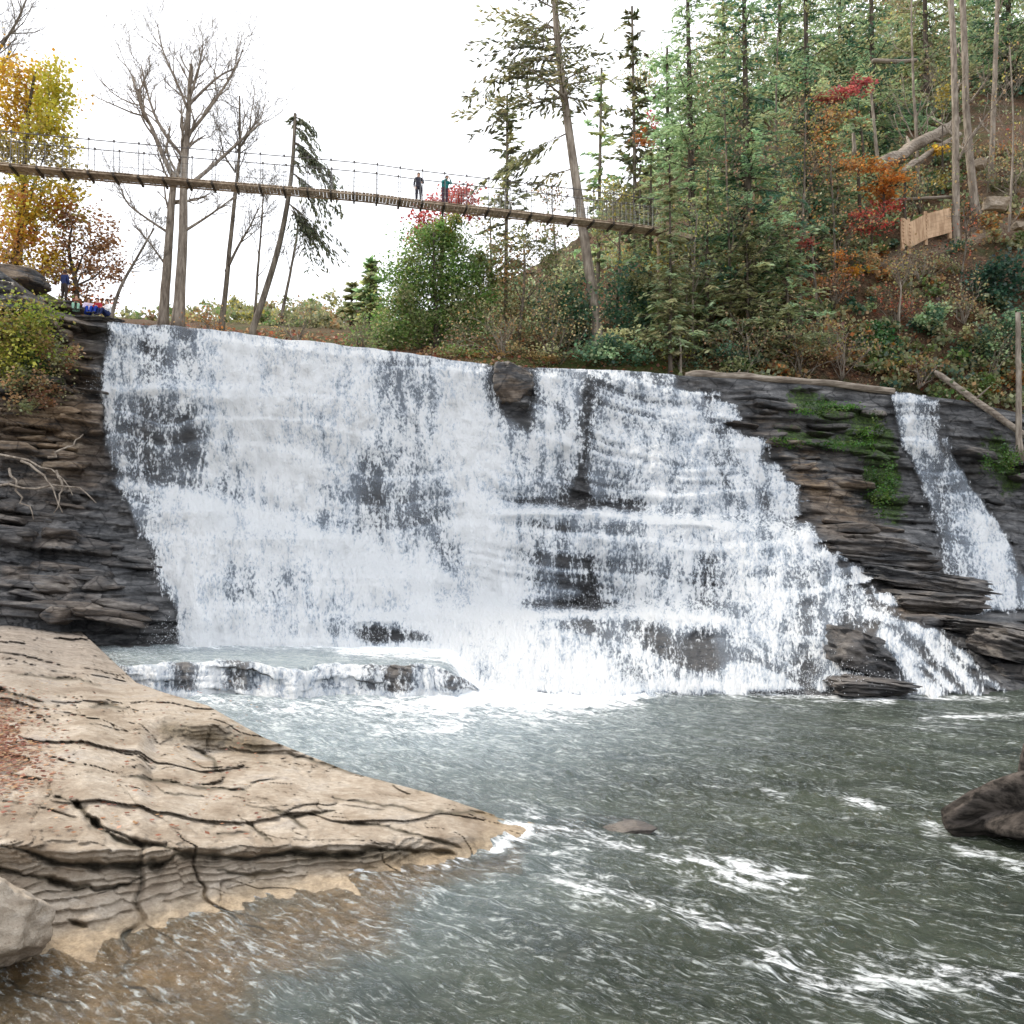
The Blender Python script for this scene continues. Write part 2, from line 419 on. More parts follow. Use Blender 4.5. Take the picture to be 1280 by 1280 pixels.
# ---------------- cliff
px = np.concatenate([np.arange(-320, -20, 10.0), np.arange(-20, 1300, 2.6), np.arange(1300, 1700, 12.0)])
PX, PY, YY = CLIFF.at(px, 235)
pts = P(PX, PY, YY)
cv = np.clip(cover(PX, PY), 0, 1)
x, y, z = pts[..., 0], pts[..., 1], pts[..., 2]
off, fr = strata(x, z, y)
bare = 1-sst(0.15, 0.5, cv)
leftw = sst(260, 60, PX)
amp = 0.09+bare*(0.42+0.34*leftw)
rough = 0.14*fbm(x*1.3, z*1.6, y*1.3, 5, seed=11)+0.05*fbm(x*5, z*7, 0, 3, seed=12)
d = amp*off+rough*(0.5+bare)
d = np.where(cv > 0.3, np.minimum(d, 0.05), d)
edge = sst(0, 10, PY-PY[0:1])*1.0            # keep the crest clean
dirv = pts-np.array([0, 0, CH]); dirv[..., 2] *= 0.25
dirv /= np.linalg.norm(dirv, axis=-1, keepdims=True)
CP = pts-dirv*(d*edge)[..., None]
back = [CP[0]+np.array([0, q, -0.10-0.01*q]) for q in (14.0, 5.0, 1.5)]
foot = [CP[-1]+np.array([0, -0.3, -1.6])]
full = np.concatenate([np.stack(back), CP, np.stack(foot)])
nr, nc = full.shape[:2]
def padr(a): return np.concatenate([np.repeat(a[:1], 3, 0), a, a[-1:]])
S = lambda pts_, w_, a_: stroke(PX, PY, pts_, w_, a_)
moss = S([(1000,500),(1060,520),(1100,540)], 22, 1.0)+S([(980,545),(1080,560)], 14, .9)+S([(1095,590),(1115,640)], 24, 1.0)+S([(1245,560),(1262,600)], 26, 1.0)+S([(1110,560),(1118,600)], 14, .6)
moss += S([(20,400),(50,500)], 50, .5)*sst(560, 420, PY)+S([(40,440),(60,480)], 26, .5)+S([(100,700),(170,705)], 10, .25)
warm = S([(20,520),(70,560)], 60, .8)+S([(60,400),(90,470)], 40, .6)+S([(1000,590),(1060,640)], 40, .7)+S([(1100,770),(1150,745)], 26, .6)+S([(930,500),(1020,600)], 16, .4)+0.35*leftw*sst(0.2, 1.0, off)
drydust = leftw*sst(0.1, 0.9, off)
crev_dirt_shade = np.maximum(sst(0.16, 0.02, fr), sst(0.90, 0.99, fr))*bare  # crevice dirt and occlusion shade painted along the bedding gaps
AT = {'moss': padr(np.clip(moss, 0, 1)).ravel(), 'warm': padr(np.clip(warm, 0, 1)).ravel(), 'wet': padr(sst(0.0, 0.35, cv)).ravel(), 'crev_dirt_shade': padr(crev_dirt_shade).ravel()}
# broken bedding plates standing proud of the face
srng = np.random.default_rng(77); SD, SF = sphere_dirs(40)
SV, SFC, SA = [full.reshape(-1, 3)], [grid_faces(nr, nc)], {k_: [v_] for k_, v_ in AT.items()}; off_n = nr*nc
zones = [(-200, 205, 640, 778, 46, 1.0, 0.10), (-120, 110, 520, 650, 22, 0.8, 0.06), (40, 122, 400, 520, 16, 0.6, 0.05), (900, 1112, 500, 655, 30, 0.8, 0.05), (1020, 1260, 660, 780, 26, 1.2, 0.06), (1190, 1300, 520, 660, 14, 0.8, 0.05), (1100, 1290, 775, 866, 6, 1.2, 0.05)]
for a0, a1, b0, b1, cnt, sc_, tl_ in zones:
    for _ in range(cnt):
        pa, pb = srng.uniform(a0, a1), srng.uniform(b0, b1)
        jx = int(np.clip(np.argmin(np.abs(px-pa)), 0, len(px)-1)); iy = int(np.argmin(np.abs(PY[:, jx]-pb)))
        if cv[iy, jx] > 0.12: continue
        c_ = CP[iy, jx]; w_ = sc_*srng.uniform(0.6, 2.0); t_ = sc_*srng.uniform(0.12, 0.40); dp = srng.uniform(0.35, 0.8)*min(1.4, sc_+0.3)
        r_ = polytope(srng, SD, 10)
        v_ = SD*r_[..., None]*(1+0.06*fbm(SD[..., 0]*3+_, SD[..., 1]*3, SD[..., 2]*3, 3, seed=78))[..., None]*np.array([w_, dp, t_])
        an = srng.normal()*0.12; tl = -tl_+srng.normal()*0.05
        v_ = np.stack([v_[..., 0]*math.cos(an)-v_[..., 1]*math.sin(an), v_[..., 0]*math.sin(an)+v_[..., 1]*math.cos(an), v_[..., 2]+v_[..., 0]*tl-v_[..., 1]*0.10], -1)+c_
        SV.append(v_.reshape(-1, 3)); SFC.append(SF+off_n); n_ = SD.shape[0]*SD.shape[1]; off_n += n_
        SA['moss'].append(np.full(n_, moss[iy, jx]*0.8)); SA['warm'].append(np.full(n_, min(1, warm[iy, jx]*srng.uniform(0.5, 1.5)+srng.uniform(0, 0.35)))); SA['wet'].append(np.full(n_, srng.uniform(0, 0.4)*(0.5 if pa < 300 else 1))); SA['crev_dirt_shade'].append(np.clip(-SD[..., 2].ravel()*1.6-0.4, 0, 1)*0.8)  # plate undersides get painted shade as well
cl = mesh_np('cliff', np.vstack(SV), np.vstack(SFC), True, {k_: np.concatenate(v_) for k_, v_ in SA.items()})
t = NT('cliff_rock'); p = t.pos()
ps = t.mapping(p, (0.8, 0.5, 3.0), (0, 0.08, 0))
wv = t.n('VectorMath', {0: p, 1: t.n('VectorMath', {0: t.n('TexNoise', {'Vector': p, 'Scale': 0.5, 'Detail': 3.0}).outputs['Color'], 3: 0.5}, operation='SCALE').outputs[0]}, operation='ADD').outputs[0]
n1 = t.noise(ps, 0.8, 9, 0.66); n2 = t.noise(p, 5.0, 7, 0.7); n3 = t.noise(p, 0.35, 3)
n4 = t.noise(t.mapping(wv, (0.55, 0.55, 3.6), (0, 0.07, 0)), 1.0, 7, 0.68)
n5 = t.noise(t.mapping(wv, (1.3, 1.3, 9.0), (0, 0.07, 0)), 1.0, 5, 0.6)
vj = t.n('TexVoronoi', {'Vector': t.mapping(wv, (0.55, 0.55, 1.1)), 'Scale': 1.0}, feature='DISTANCE_TO_EDGE').outputs['Distance']
k1 = t.math('ADD', t.math('MULTIPLY', n1, 0.40), t.math('ADD', t.math('MULTIPLY', n4, 0.33), t.math('ADD', t.math('MULTIPLY', n5, 0.12), t.math('MULTIPLY', n2, 0.15))))
k1 = t.math('SUBTRACT', k1, t.math('MULTIPLY', t.mapr(vj, 0.035, 0.0), 0.09))
c = t.ramp(k1, [(0.36, (0.010, 0.011, 0.013)), (0.46, (0.042, 0.044, 0.048)), (0.54, (0.13, 0.13, 0.132)), (0.62, (0.30, 0.29, 0.285))])
c = t.mix(t.math('MULTIPLY', t.attr('warm'), t.mapr(t.math('ADD', t.math('MULTIPLY', n3, 0.5), t.math('MULTIPLY', n4, 0.5)), 0.40, 0.54)), c, t.ramp(k1, [(0.38, (0.035, 0.022, 0.013)), (0.50, (0.20, 0.135, 0.08)), (0.60, (0.46, 0.36, 0.25))]))
c = t.mix(t.math('MULTIPLY', t.attr('wet'), 0.70), c, t.ramp(n2, [(0.3, (0.008, 0.010, 0.014)), (0.55, (0.034, 0.034, 0.036)), (0.75, (0.11, 0.095, 0.08))]))
nm = t.math('MULTIPLY', t.math('SUBTRACT', t.math('ADD', t.math('MULTIPLY', t.noise(p, 2.2, 7, 0.75), 0.85), t.math('MULTIPLY', n4, 0.15)), 0.5), 3.0)
mo = t.mapr(t.math('ADD', nm, t.math('MULTIPLY', t.math('SUBTRACT', t.attr('moss'), 0.66), 1.1)), -0.05, 0.16)
c = t.mix(t.math('MULTIPLY', mo, t.mapr(t.attr('moss'), 0.08, 0.4)), c,
          t.ramp(t.noise(p, 7, 5, 0.7), [(0.34, (0.012, 0.026, 0.007)), (0.52, (0.045, 0.085, 0.018)), (0.68, (0.12, 0.20, 0.04))]))
c = t.mix(t.math('MULTIPLY', t.attr('crev_dirt_shade'), 0.75), c, (0.012, 0.012, 0.012))
h = t.math('ADD', t.math('MULTIPLY', n2, 0.5), t.math('ADD', t.math('MULTIPLY', n4, 1.2), t.math('MULTIPLY', n5, 0.4)))
t.done(t.pbsdf(c, t.mapr(n2, 0.3, 0.7, 0.28, 0.62), t.bump(h, 1.0, 0.16), 0.5))
CLIFFMAT = t.m
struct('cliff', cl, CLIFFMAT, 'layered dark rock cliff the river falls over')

# ---------------- falling water
def fallwater_mat(name, thr=0.0):
    t = NT(name)
    uv = t.n('UVMap', uv_map='UVMap').outputs[0]
    cov = t.attr('cover')
    warp = t.n('TexNoise', {'Vector': t.mapping(uv, (0.8, 0.35, 1)), 'Scale': 1.0, 'Detail': 2.0}).outputs['Color']
    uw = t.n('VectorMath', {0: uv, 1: t.n('VectorMath', {0: warp, 3: 0.9}, operation='SCALE').outputs[0]}, operation='ADD').outputs[0]
    a = t.noise(t.mapping(uw, (3.6, 1.15, 1)), 1.0, 5, 0.62)
    b = t.noise(t.mapping(uv, (8.5, 4.2, 1)), 1.0, 5, 0.70, 0.5)
    s = t.noise(t.mapping(uw, (2.2, 0.22, 1)), 1.0, 4, 0.6)
    big = t.noise(t.mapping(uv, (0.45, 0.30, 1)), 1.0, 3, 0.5)
    v = t.math('ADD', t.math('ADD', t.math('MULTIPLY', a, 0.34), t.math('MULTIPLY', b, 0.44)), t.math('MULTIPLY', s, 0.22))
    v = t.math('ADD', v, t.math('MULTIPLY', t.math('SUBTRACT', big, 0.5), 0.22))
    sft = t.attr('soft')
    m = t.math('ADD', t.math('MULTIPLY', t.math('SUBTRACT', v, 0.5), t.math('SUBTRACT', 3.1, t.math('MULTIPLY', sft, 0.6))), t.math('ADD', cov, t.math('MULTIPLY', sft, 0.03)))
    al = t.mapr(m, 0.32+thr, 0.70+thr)
    veil = t.math('MULTIPLY', t.mapr(cov, 0.34, 0.62), 0.42)
    al = t.math('MAXIMUM', al, veil)
    tint = t.mapr(t.math('ADD', t.math('MULTIPLY', m, 0.55), t.math('ADD', t.math('MULTIPLY', t.math('SUBTRACT', v, 0.5), 2.2), t.math('MULTIPLY', sft, 0.10))), 0.12, 0.62)
    col = t.mix(tint, (0.45, 0.53, 0.63), (0.95, 0.975, 0.99))
    hgt = t.math('ADD', t.math('MULTIPLY', a, 0.6), t.math('MULTIPLY', b, 0.5))
    nrm = t.bump(hgt, 1.0, 0.30)
    d = t.n('BsdfDiffuse', {'Color': col, 'Normal': nrm}).outputs[0]
    tr = t.n('BsdfTranslucent', {'Color': col, 'Normal': nrm}).outputs[0]
    g = t.n('BsdfGlossy', {'Color': (1, 1, 1, 1), 'Roughness': 0.25, 'Normal': nrm}).outputs[0]
    b1 = t.n('MixShader', {0: 0.30, 1: d, 2: tr}).outputs[0]
    b2 = t.n('MixShader', {0: 0.07, 1: b1, 2: g}).outputs[0]
    tp = t.n('BsdfTransparent').outputs[0]
    return t.done(t.n('MixShader', {0: al, 1: tp, 2: b2}).outputs[0])
FALLMAT = fallwater_mat('falling_water')

def water_sheet(name, label, px0, px1, test):
    px = np.arange(px0, px1, 2.4)
    PX, PY, YY = CLIFF.at(px, 260)
    pts = P(PX, PY, YY)
    c = cover(PX, PY)*test(PX)
    u = PX*44.0/F
    fr, st, fr2, st2 = tiers(pts[..., 0], pts[..., 2], PX)
    ipoly = np.maximum(sst(0.25, 0.6, c), sst(4, 18, inpoly(PX, PY, SIDE)))
    inside = sst(0.2, 0.6, c)
    soft = np.clip(sum(stroke(PX, PY, q_, w_, a_) for q_, w_, a_ in [([(230,650),(330,680),(420,700),(520,745)], 42, .9), ([(235,740),(260,800),(420,800)], 34, .8), ([(590,480),(600,640),(612,760)], 26, .8), ([(560,800),(720,850)], 40, .9), ([(300,470),(340,600)], 46, .6), ([(860,850),(1050,856)], 12, .6), ([(400,470),(420,560)], 36, .5)]), 0, 1)
    c = c+inside*(1-0.7*soft)*(st*(0.20*sst(0.22, 0.0, fr)-0.26*sst(0.25, 0.65, fr)*sst(1.0, 0.9, fr)+0.10)+st2*(0.14*sst(0.25, 0.0, fr2)-0.18*sst(0.3, 0.7, fr2)+0.05))
    c = np.maximum(c, ipoly*(0.50+0.10*sst(1108, 1125, PX)*sst(776, 765, PY)-0.26*stroke(PX, PY, [(1060,790),(1250,850)], 60, 1.0)-0.14*stroke(PX, PY, [(736,490),(724,638)], 16, 1.0)-0.12*stroke(PX, PY, [(650,630),(800,634)], 7, 1.0)-0.14*stroke(PX, PY, [(650,754),(770,757)], 9, 1.0)-0.12*stroke(PX, PY, [(456,796),(520,796)], 15, 1.0)-0.06*stroke(PX, PY, [(735,700),(740,758)], 30, 1.0))*sst(26, 34, np.hypot(PX-642, PY-482)))
    c = c+inside*(1-0.6*soft)*(0.11*vn(u*0.55, pts[..., 2]*0.06, seed=23)+0.12*vn(u*1.5, pts[..., 2]*0.12, seed=24))
    seg = np.abs(np.diff(pts[..., 2], axis=0))+0.25*np.abs(np.diff(pts[..., 1], axis=0))
    v = np.concatenate([np.zeros((1, len(px))), np.cumsum(seg, 0)])
    v = v-v[:1]+0.3*vn(u*0.2, 0)
    dv = pts-np.array([0, 0, CH]); dv[..., 2] *= 0.2
    dv /= np.linalg.norm(dv, axis=-1, keepdims=True)
    bulge = 0.36+0.42*fbm(u*0.7, v*0.28, 0, 3, seed=21)+0.24*fbm(u*2.4, v*0.8, 0, 3, seed=22)+0.5*np.clip(c-0.6, 0, 0.5)+0.40*(1-0.75*soft)*st*(sst(0.0, 0.12, fr)*sst(1.0, 0.12, fr))+0.09*st2*sst(0.0, 0.3, fr2)*sst(1.0, 0.3, fr2)
    bulge = np.maximum(bulge, 0.14)
    e = sst(0, 14, PY-PY[:1])
    W = pts-dv*(bulge*(0.15+0.85*e))[..., None]
    W[..., 2] += (0.04+0.16*fbm(u*0.45, 0, 0, 4, seed=29))*(1-e)
    # water arriving over the crest
    bk = np.stack([W[0]+np.array([0, q, 0.10+0.004*q]) for q in (10.0, 3.0, 0.8)])
    Wf = np.concatenate([bk, W]); nr, nc = Wf.shape[:2]
    cf = np.concatenate([np.repeat(c[:1], 3, 0), c])
    sf = np.concatenate([np.repeat(soft[:1], 3, 0), soft])
    uu = np.concatenate([np.repeat(u[:1], 3, 0), u]); vv = np.concatenate([np.repeat(v[:1]-1, 3, 0), v])
    f = grid_faces(nr, nc)
    keep = cf.ravel()[f].max(1) > 0.03
    f = f[keep]
    used = np.unique(f); rm = np.full(nr*nc, -1); rm[used] = np.arange(len(used))
    me = mesh_np(name, Wf.reshape(-1, 3)[used], rm[f], True, {'cover': cf.ravel()[used], 'soft': sf.ravel()[used]}, uv=np.stack([uu.ravel(), vv.ravel()], -1)[used])
    global WSHEET; WSHEET = (W, c, PX, PY)
    return struct(name, me, FALLMAT, label)
water_sheet('waterfall', 'wide white waterfall cascading over stepped dark rock', 92, 1290, lambda q: sst(1290, 1262, q)*((q < 1118) | True) * np.where(q > 1085, 1, 1))

# ---------------- hillside and upper ground
HILL = Loft([
 (-1200, [(470,46),(420,50),(340,58),(300,75),(280,120)]),
 (-320, [(380,45.5),(332,47),(318,56),(300,75),(290,140)]),
 (0,   [(360,47),(342,48.5),(334,56),(332,75),(330,140)]),
 (75,  [(420,47.8),(392,49),(384,56),(378,75),(376,140)]),
 (140, [(440,48),(409,50),(404,58),(399,80),(396,140)]),
 (300, [(450,50),(424,52),(414,62),(404,90),(400,150)]),
 (480, [(468,51),(444,53),(428,64),(412,90),(404,150)]),
 (600, [(490,52),(455,53.5),(436,60),(408,72),(392,90),(370,150)]),
 (720, [(495,52.5),(462,54),(434,57),(384,65),(334,78),(300,110)]),
 (860, [(500,52.5),(467,54),(420,57),(360,64),(280,75),(200,92),(160,130)]),
 (1000,[(505,53),(472,54.2),(420,56),(360,60),(280,68),(200,79),(120,96),(80,140)]),
 (1110,[(515,53.2),(486,54.2),(430,55.8),(370,59),(310,62.5),(250,69),(180,78),(110,92),(50,130)]),
 (1280,[(545,53.4),(508,54.4),(430,56),(360,58),(300,61),(230,66),(160,74),(90,88),(30,120)]),
 (1600,[(580,53),(530,54),(400,57),(280,62),(150,70),(50,84),(-20,120)]),
 (2400,[(600,50),(480,54),(280,60),(150,68),(50,84),(-20,120)]),
])
px = np.concatenate([np.arange(-1200, -60, 30.0), np.arange(-60, 1340, 6.0), np.arange(1340, 2400, 30.0)])
PX, PY, YY = HILL.at(px, 120)
pts = P(PX, PY, YY)
x, y, z = pts[..., 0], pts[..., 1], pts[..., 2]
e = sst(0, 0.12, np.linspace(0, 1, 120))[:, None]
z2 = z+e*(0.55*fbm(x*0.35, y*0.35, 0, 4, seed=31)*sst(380, 700, PX)+0.12*fbm(x*1.6, y*1.6, 0, 3, seed=32))
pts[..., 2] = z2
S = lambda pts_, w_, a_: stroke(PX, PY, pts_, w_, a_)
trail = S([(1030,345),(1110,322),(1190,304),(1290,268)], 9, 1.0)+S([(1200,262),(1290,225)], 12, .6)
green = S([(600,455),(860,462)], 26, .8)+S([(-300,340),(60,390)], 40, .8)+S([(300,420),(480,440)], 20, .6)
wet = S([(900,470),(1110,480)], 14, .5)
HP = pts.copy(); HPX = px.copy()
hm = mesh_np('hillside', pts, grid_faces(*pts.shape[:2]), True, {'trail': np.clip(trail, 0, 1), 'green': np.clip(green, 0, 1)})
t = NT('forest_floor'); p = t.pos()
n1 = t.noise(p, 1.2, 7, 0.7); n2 = t.noise(p, 7.0, 5, 0.7); n3 = t.noise(p, 0.25, 4)
c = t.ramp(n2, [(0.30, (0.028, 0.018, 0.012)), (0.48, (0.115, 0.068, 0.045)), (0.60, (0.21, 0.125, 0.08)), (0.72, (0.36, 0.25, 0.16))])
c = t.mix(t.mapr(n1, 0.45, 0.68), c, t.ramp(n2, [(0.35, (0.035, 0.033, 0.022)), (0.65, (0.14, 0.125, 0.085))]))
c = t.mix(t.math('MULTIPLY', t.mapr(n3, 0.48, 0.62), 0.6), c, t.ramp(n1, [(0.35, (0.015, 0.03, 0.012)), (0.65, (0.08, 0.105, 0.04))]))
c = t.mix(t.math('MULTIPLY', t.attr('green'), t.mapr(n1, 0.3, 0.55)), c, t.ramp(n2, [(0.35, (0.03, 0.05, 0.015)), (0.65, (0.13, 0.16, 0.05))]))
c = t.mix(t.math('MULTIPLY', t.attr('trail'), 0.8), c, t.ramp(n2, [(0.3, (0.22, 0.17, 0.12)), (0.7, (0.46, 0.38, 0.29))]))
t.done(t.pbsdf(c, 0.95, t.bump(t.math('ADD', n2, t.math('MULTIPLY', n1, 0.6)), 1.0, 0.18), 0.1))
struct('hillside', hm, t.m, 'steep leaf covered hillside rising right of the falls')
# one sheet of ground out to the horizon, below the pool
gx = np.array([-1500, -300, -80, 0, 80, 300, 1500.0]); gy = np.array([-600, -60, 0, 30, 60, 200, 1800.0])
GX, GY = np.meshgrid(gx, gy)
struct('ground', mesh_np('ground', np.stack([GX, GY, np.full_like(GX, -1.4)], -1), grid_faces(7, 7)),
       simple('river_bed', (0.16, 0.12, 0.075), 0.9, 0.35, 0.8), 'brown stony river bed under the pool')

# ================================================================== POOL
def pool_sheet(name, label, px, py, zlev, mat, wave, amp=1.0, clip=None):
    PX, PY = np.meshgrid(px, py)
    q = G(PX, PY, zlev); x, y = q[..., 0], q[..., 1]
    # domain: flow runs to the right and towards the viewer
    ang = math.radians(-38)
    a = x*math.cos(ang)+y*math.sin(ang); b = -x*math.sin(ang)+y*math.cos(ang)
    wx = 0.8*fbm(x*0.15, y*0.15, 0, 2, seed=41)
    near = sst(32, 14, y)
    w = 0.10*fbm(a*0.35+wx, b*1.1, 0, 3, seed=42)*(0.45+0.55*near)+0.085*fbm(a*1.2+wx, b*2.6, 0, 3, seed=43)+0.05*fbm(a*3.0, b*5.5, 0, 3, seed=44)
    w = w+0.03*(1-np.abs(vn(a*0.8+wx, b*2.0, seed=45))*2)*near
    dx = 0.05*fbm(a*1.2+5, b*2.6, 0, 2, seed=46)
    calm = 1-0.6*stroke(PX, PY, [(880,900),(1240,900)], 30, 1.0)
    x = x+dx*amp
    zz = zlev+w*amp*calm*wave
    if zlev > 0.5:
        fr0 = 31.62+ledge_wig(x*31.2/y)
        zz = zz-1.5*np.clip(fr0-y, 0, 1)-0.9*sst(-2.6, -0.9, x)
    foam, shallow, pale = foam_paint(PX, PY, x, y)
    me = mesh_np(name, np.stack([x, y, zz], -1), grid_faces(len(py), len(px)), True,
                 {'foam': np.clip(foam, 0, 1), 'shallow': np.clip(shallow, 0, 1), 'pale': np.clip(pale, 0, 1)},
                 uv=np.stack([a.ravel(), b.ravel()], -1))
    return struct(name, me, mat, label)
def ledge_wig(xx): return 0.9*vn(xx*0.5, 0, seed=51)+0.35*vn(xx*1.6, 0, seed=52)+0.15*vn(xx*4.1, 0, seed=57)
def foam_paint(PX, PY, x, y):
    S = lambda pts_, w_, a_: stroke(PX, PY, pts_, w_, a_)
    f = S([(560,862),(700,866),(860,858),(1060,866),(1110,872)], 11, .72)+S([(560,880),(700,884),(800,874)], 26, .42)+S([(600,872),(780,872)], 14, .35)+S([(480,905),(700,915)], 40, .16)+S([(860,880),(1080,884)], 16, .22)+S([(1120,872),(1260,874)], 5, .5)
    f = f+S([(230,868),(330,884),(420,880),(560,876)], 12, .45)+S([(350,905),(560,900)], 28, .28)
    f = f+S([(1150,898),(1290,893)], 6, .5)+S([(1060,915),(1200,908)], 8, .3)
    f = f+S([(640,1018),(720,1040),(820,1072),(900,1095),(1000,1095)], 17, .36)+S([(895,980),(960,992)], 10, .36)+S([(1070,1000),(1110,1040)], 18, .34)
    f = f+S([(1160,1030),(1200,1060),(1290,1088)], 16, .38)+S([(700,1110),(850,1150),(1020,1190),(1290,1235)], 34, .26)+S([(950,1180),(1060,1250),(1120,1290)], 24, .28)+S([(620,1060),(760,1110),(900,1170),(1010,1240)], 20, .2)+S([(820,1040),(1000,1110),(1290,1170)], 16, .2)
    f = f+S([(1180,1215),(1290,1222)], 18, .28)+S([(980,1000),(1150,990)], 22, .2)+S([(780,1060),(1000,1150),(1150,1260)], 50, .16)
    f = f+S([(130,1150),(230,1120),(330,1105)], 12, .75)+S([(560,1010),(700,1050)], 30, .22)+S([(60,1180),(130,1160),(250,1132),(400,1100),(560,1078),(655,1042)], 7, .6)+S([(80,1215),(300,1230),(600,1260)], 40, .12)
    sh = S([(-200,1250),(60,1230),(260,1190),(440,1130)], 85, 1.0)+S([(0,1270),(240,1260)], 46, .6)+S([(420,1100),(640,1075)], 22, .8)+S([(640,1040),(800,1028)], 18, .5)+S([(300,1290),(560,1290)], 30, .3)
    pale = sst(1010, 880, PY)*sst(1050, 500, PX)+0.25*S([(650,1060),(500,1130),(350,1200)], 110, 1.0)+0.35*sst(900, 300, PX)*sst(1300,1000,PY)  # reflected falls and sky painted in as a paler water tone
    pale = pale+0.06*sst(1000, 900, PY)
    return f, sh, pale
t = NT('river_water'); p = t.pos()
uv = t.n('UVMap', uv_map='UVMap').outputs[0]
fo = t.attr('foam'); shl = t.attr('shallow'); pal = t.attr('pale')
na = t.noise(t.mapping(uv, (1.6, 5.5, 1)), 1.0, 6, 0.68, 0.8)
nb = t.noise(t.mapping(uv, (6.0, 13.0, 1)), 1.0, 4, 0.65, 0.5)
nl = t.noise(t.mapping(uv, (0.25, 0.8, 1)), 1.0, 4, 0.6, 0.5)
deep = t.ramp(nl, [(0.35, (0.011, 0.016, 0.009)), (0.65, (0.038, 0.047, 0.030))])
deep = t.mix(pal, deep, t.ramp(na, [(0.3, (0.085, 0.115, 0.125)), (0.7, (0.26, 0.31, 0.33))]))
nw = t.noise(t.mapping(uv, (0.5, 1.3, 1)), 1.0, 4, 0.6, 1.0)
sa = t.math('MULTIPLY', t.math('SUBTRACT', na, 0.5), 1.9); sb = t.math('MULTIPLY', t.math('SUBTRACT', nb, 0.5), 1.3)
sw = t.math('MULTIPLY', t.math('SUBTRACT', nw, 0.5), 1.5)
st_ = t.math('ADD', t.math('ADD', sa, sb), sw)
fm = t.math('MULTIPLY', t.mapr(t.math('ADD', st_, t.math('MULTIPLY', fo, 0.95)), 0.34, 0.95), t.mapr(fo, 0.02, 0.25))
fm = t.math('MAXIMUM', fm, t.math('MULTIPLY', t.mapr(t.math('ADD', fo, t.math('MULTIPLY', st_, 0.35)), 0.62, 1.0), 0.92))
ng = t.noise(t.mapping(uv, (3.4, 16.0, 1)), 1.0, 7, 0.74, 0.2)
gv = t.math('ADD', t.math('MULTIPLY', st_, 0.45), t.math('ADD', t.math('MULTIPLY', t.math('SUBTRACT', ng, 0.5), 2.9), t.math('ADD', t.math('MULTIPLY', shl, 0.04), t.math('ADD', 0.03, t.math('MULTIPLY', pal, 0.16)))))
glint_paint = t.math('MULTIPLY', t.mapr(gv, 0.12, 0.56), t.math('SUBTRACT', t.math('ADD', 0.52, t.math('MULTIPLY', pal, 0.2)), t.math('MULTIPLY', shl, 0.06)))  # silvery sky glints painted as pale diffuse streaks
fm = t.math('MAXIMUM', fm, glint_paint)
nrm = t.bump(t.math('ADD', t.math('MULTIPLY', na, 0.6), t.math('MULTIPLY', nb, 0.35)), 1.0, 0.16)
body = t.n('BsdfDiffuse', {'Color': deep}).outputs[0]
tp = t.n('BsdfTransparent', {'Color': (0.98, 0.88, 0.70, 1)}).outputs[0]
body = t.n('MixShader', {0: t.math('MULTIPLY', t.mapr(t.math('ADD', shl, t.math('MULTIPLY', t.math('SUBTRACT', nw, 0.5), 0.9)), 0.12, 1.0), 0.85), 1: body, 2: tp}).outputs[0]
gl = t.n('BsdfGlossy', {'Color': (0.95, 0.97, 1.0, 1), 'Roughness': 0.08, 'Normal': nrm}).outputs[0]
fr_ = t.n('Fresnel', {'IOR': 1.34, 'Normal': nrm}).outputs[0]
b1 = t.n('MixShader', {0: fr_, 1: body, 2: gl}).outputs[0]
foam = t.n('BsdfDiffuse', {'Color': t.mix(t.mapr(fo, 0.1, 0.6), (0.56, 0.60, 0.59), (0.86, 0.89, 0.91)), 'Normal': nrm}).outputs[0]  # foam layer, which also carries the painted glints
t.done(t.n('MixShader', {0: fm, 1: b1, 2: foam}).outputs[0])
WATER = t.m
ppx = np.concatenate([np.arange(-1400, -60, 20.0), np.arange(-60, 1340, 4.0), np.arange(1340, 3000, 20.0)])
ppy = np.concatenate([np.arange(846, 960, 1.6), np.arange(960, 1300, 2.4), np.arange(1300, 1900, 10.0)])
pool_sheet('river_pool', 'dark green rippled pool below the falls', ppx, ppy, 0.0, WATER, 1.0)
def upper_paint(PX, PY, x, y):
    S = lambda pts_, w_, a_: stroke(PX, PY, pts_, w_, a_)
    f = S([(225,805),(420,806),(600,812)], 9, .70)+S([(140,806),(200,816)], 8, .3)+S([(430,816),(600,824)], 11, .5)+S([(575,815),(600,836)], 16, 1.0)
    return f, S([(110,800),(170,838)], 14, .5), np.full_like(PX, 1.0)
_fp = foam_paint; foam_paint = upper_paint
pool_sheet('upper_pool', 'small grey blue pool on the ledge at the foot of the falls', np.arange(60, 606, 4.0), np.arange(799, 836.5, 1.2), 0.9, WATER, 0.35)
foam_paint = _fp

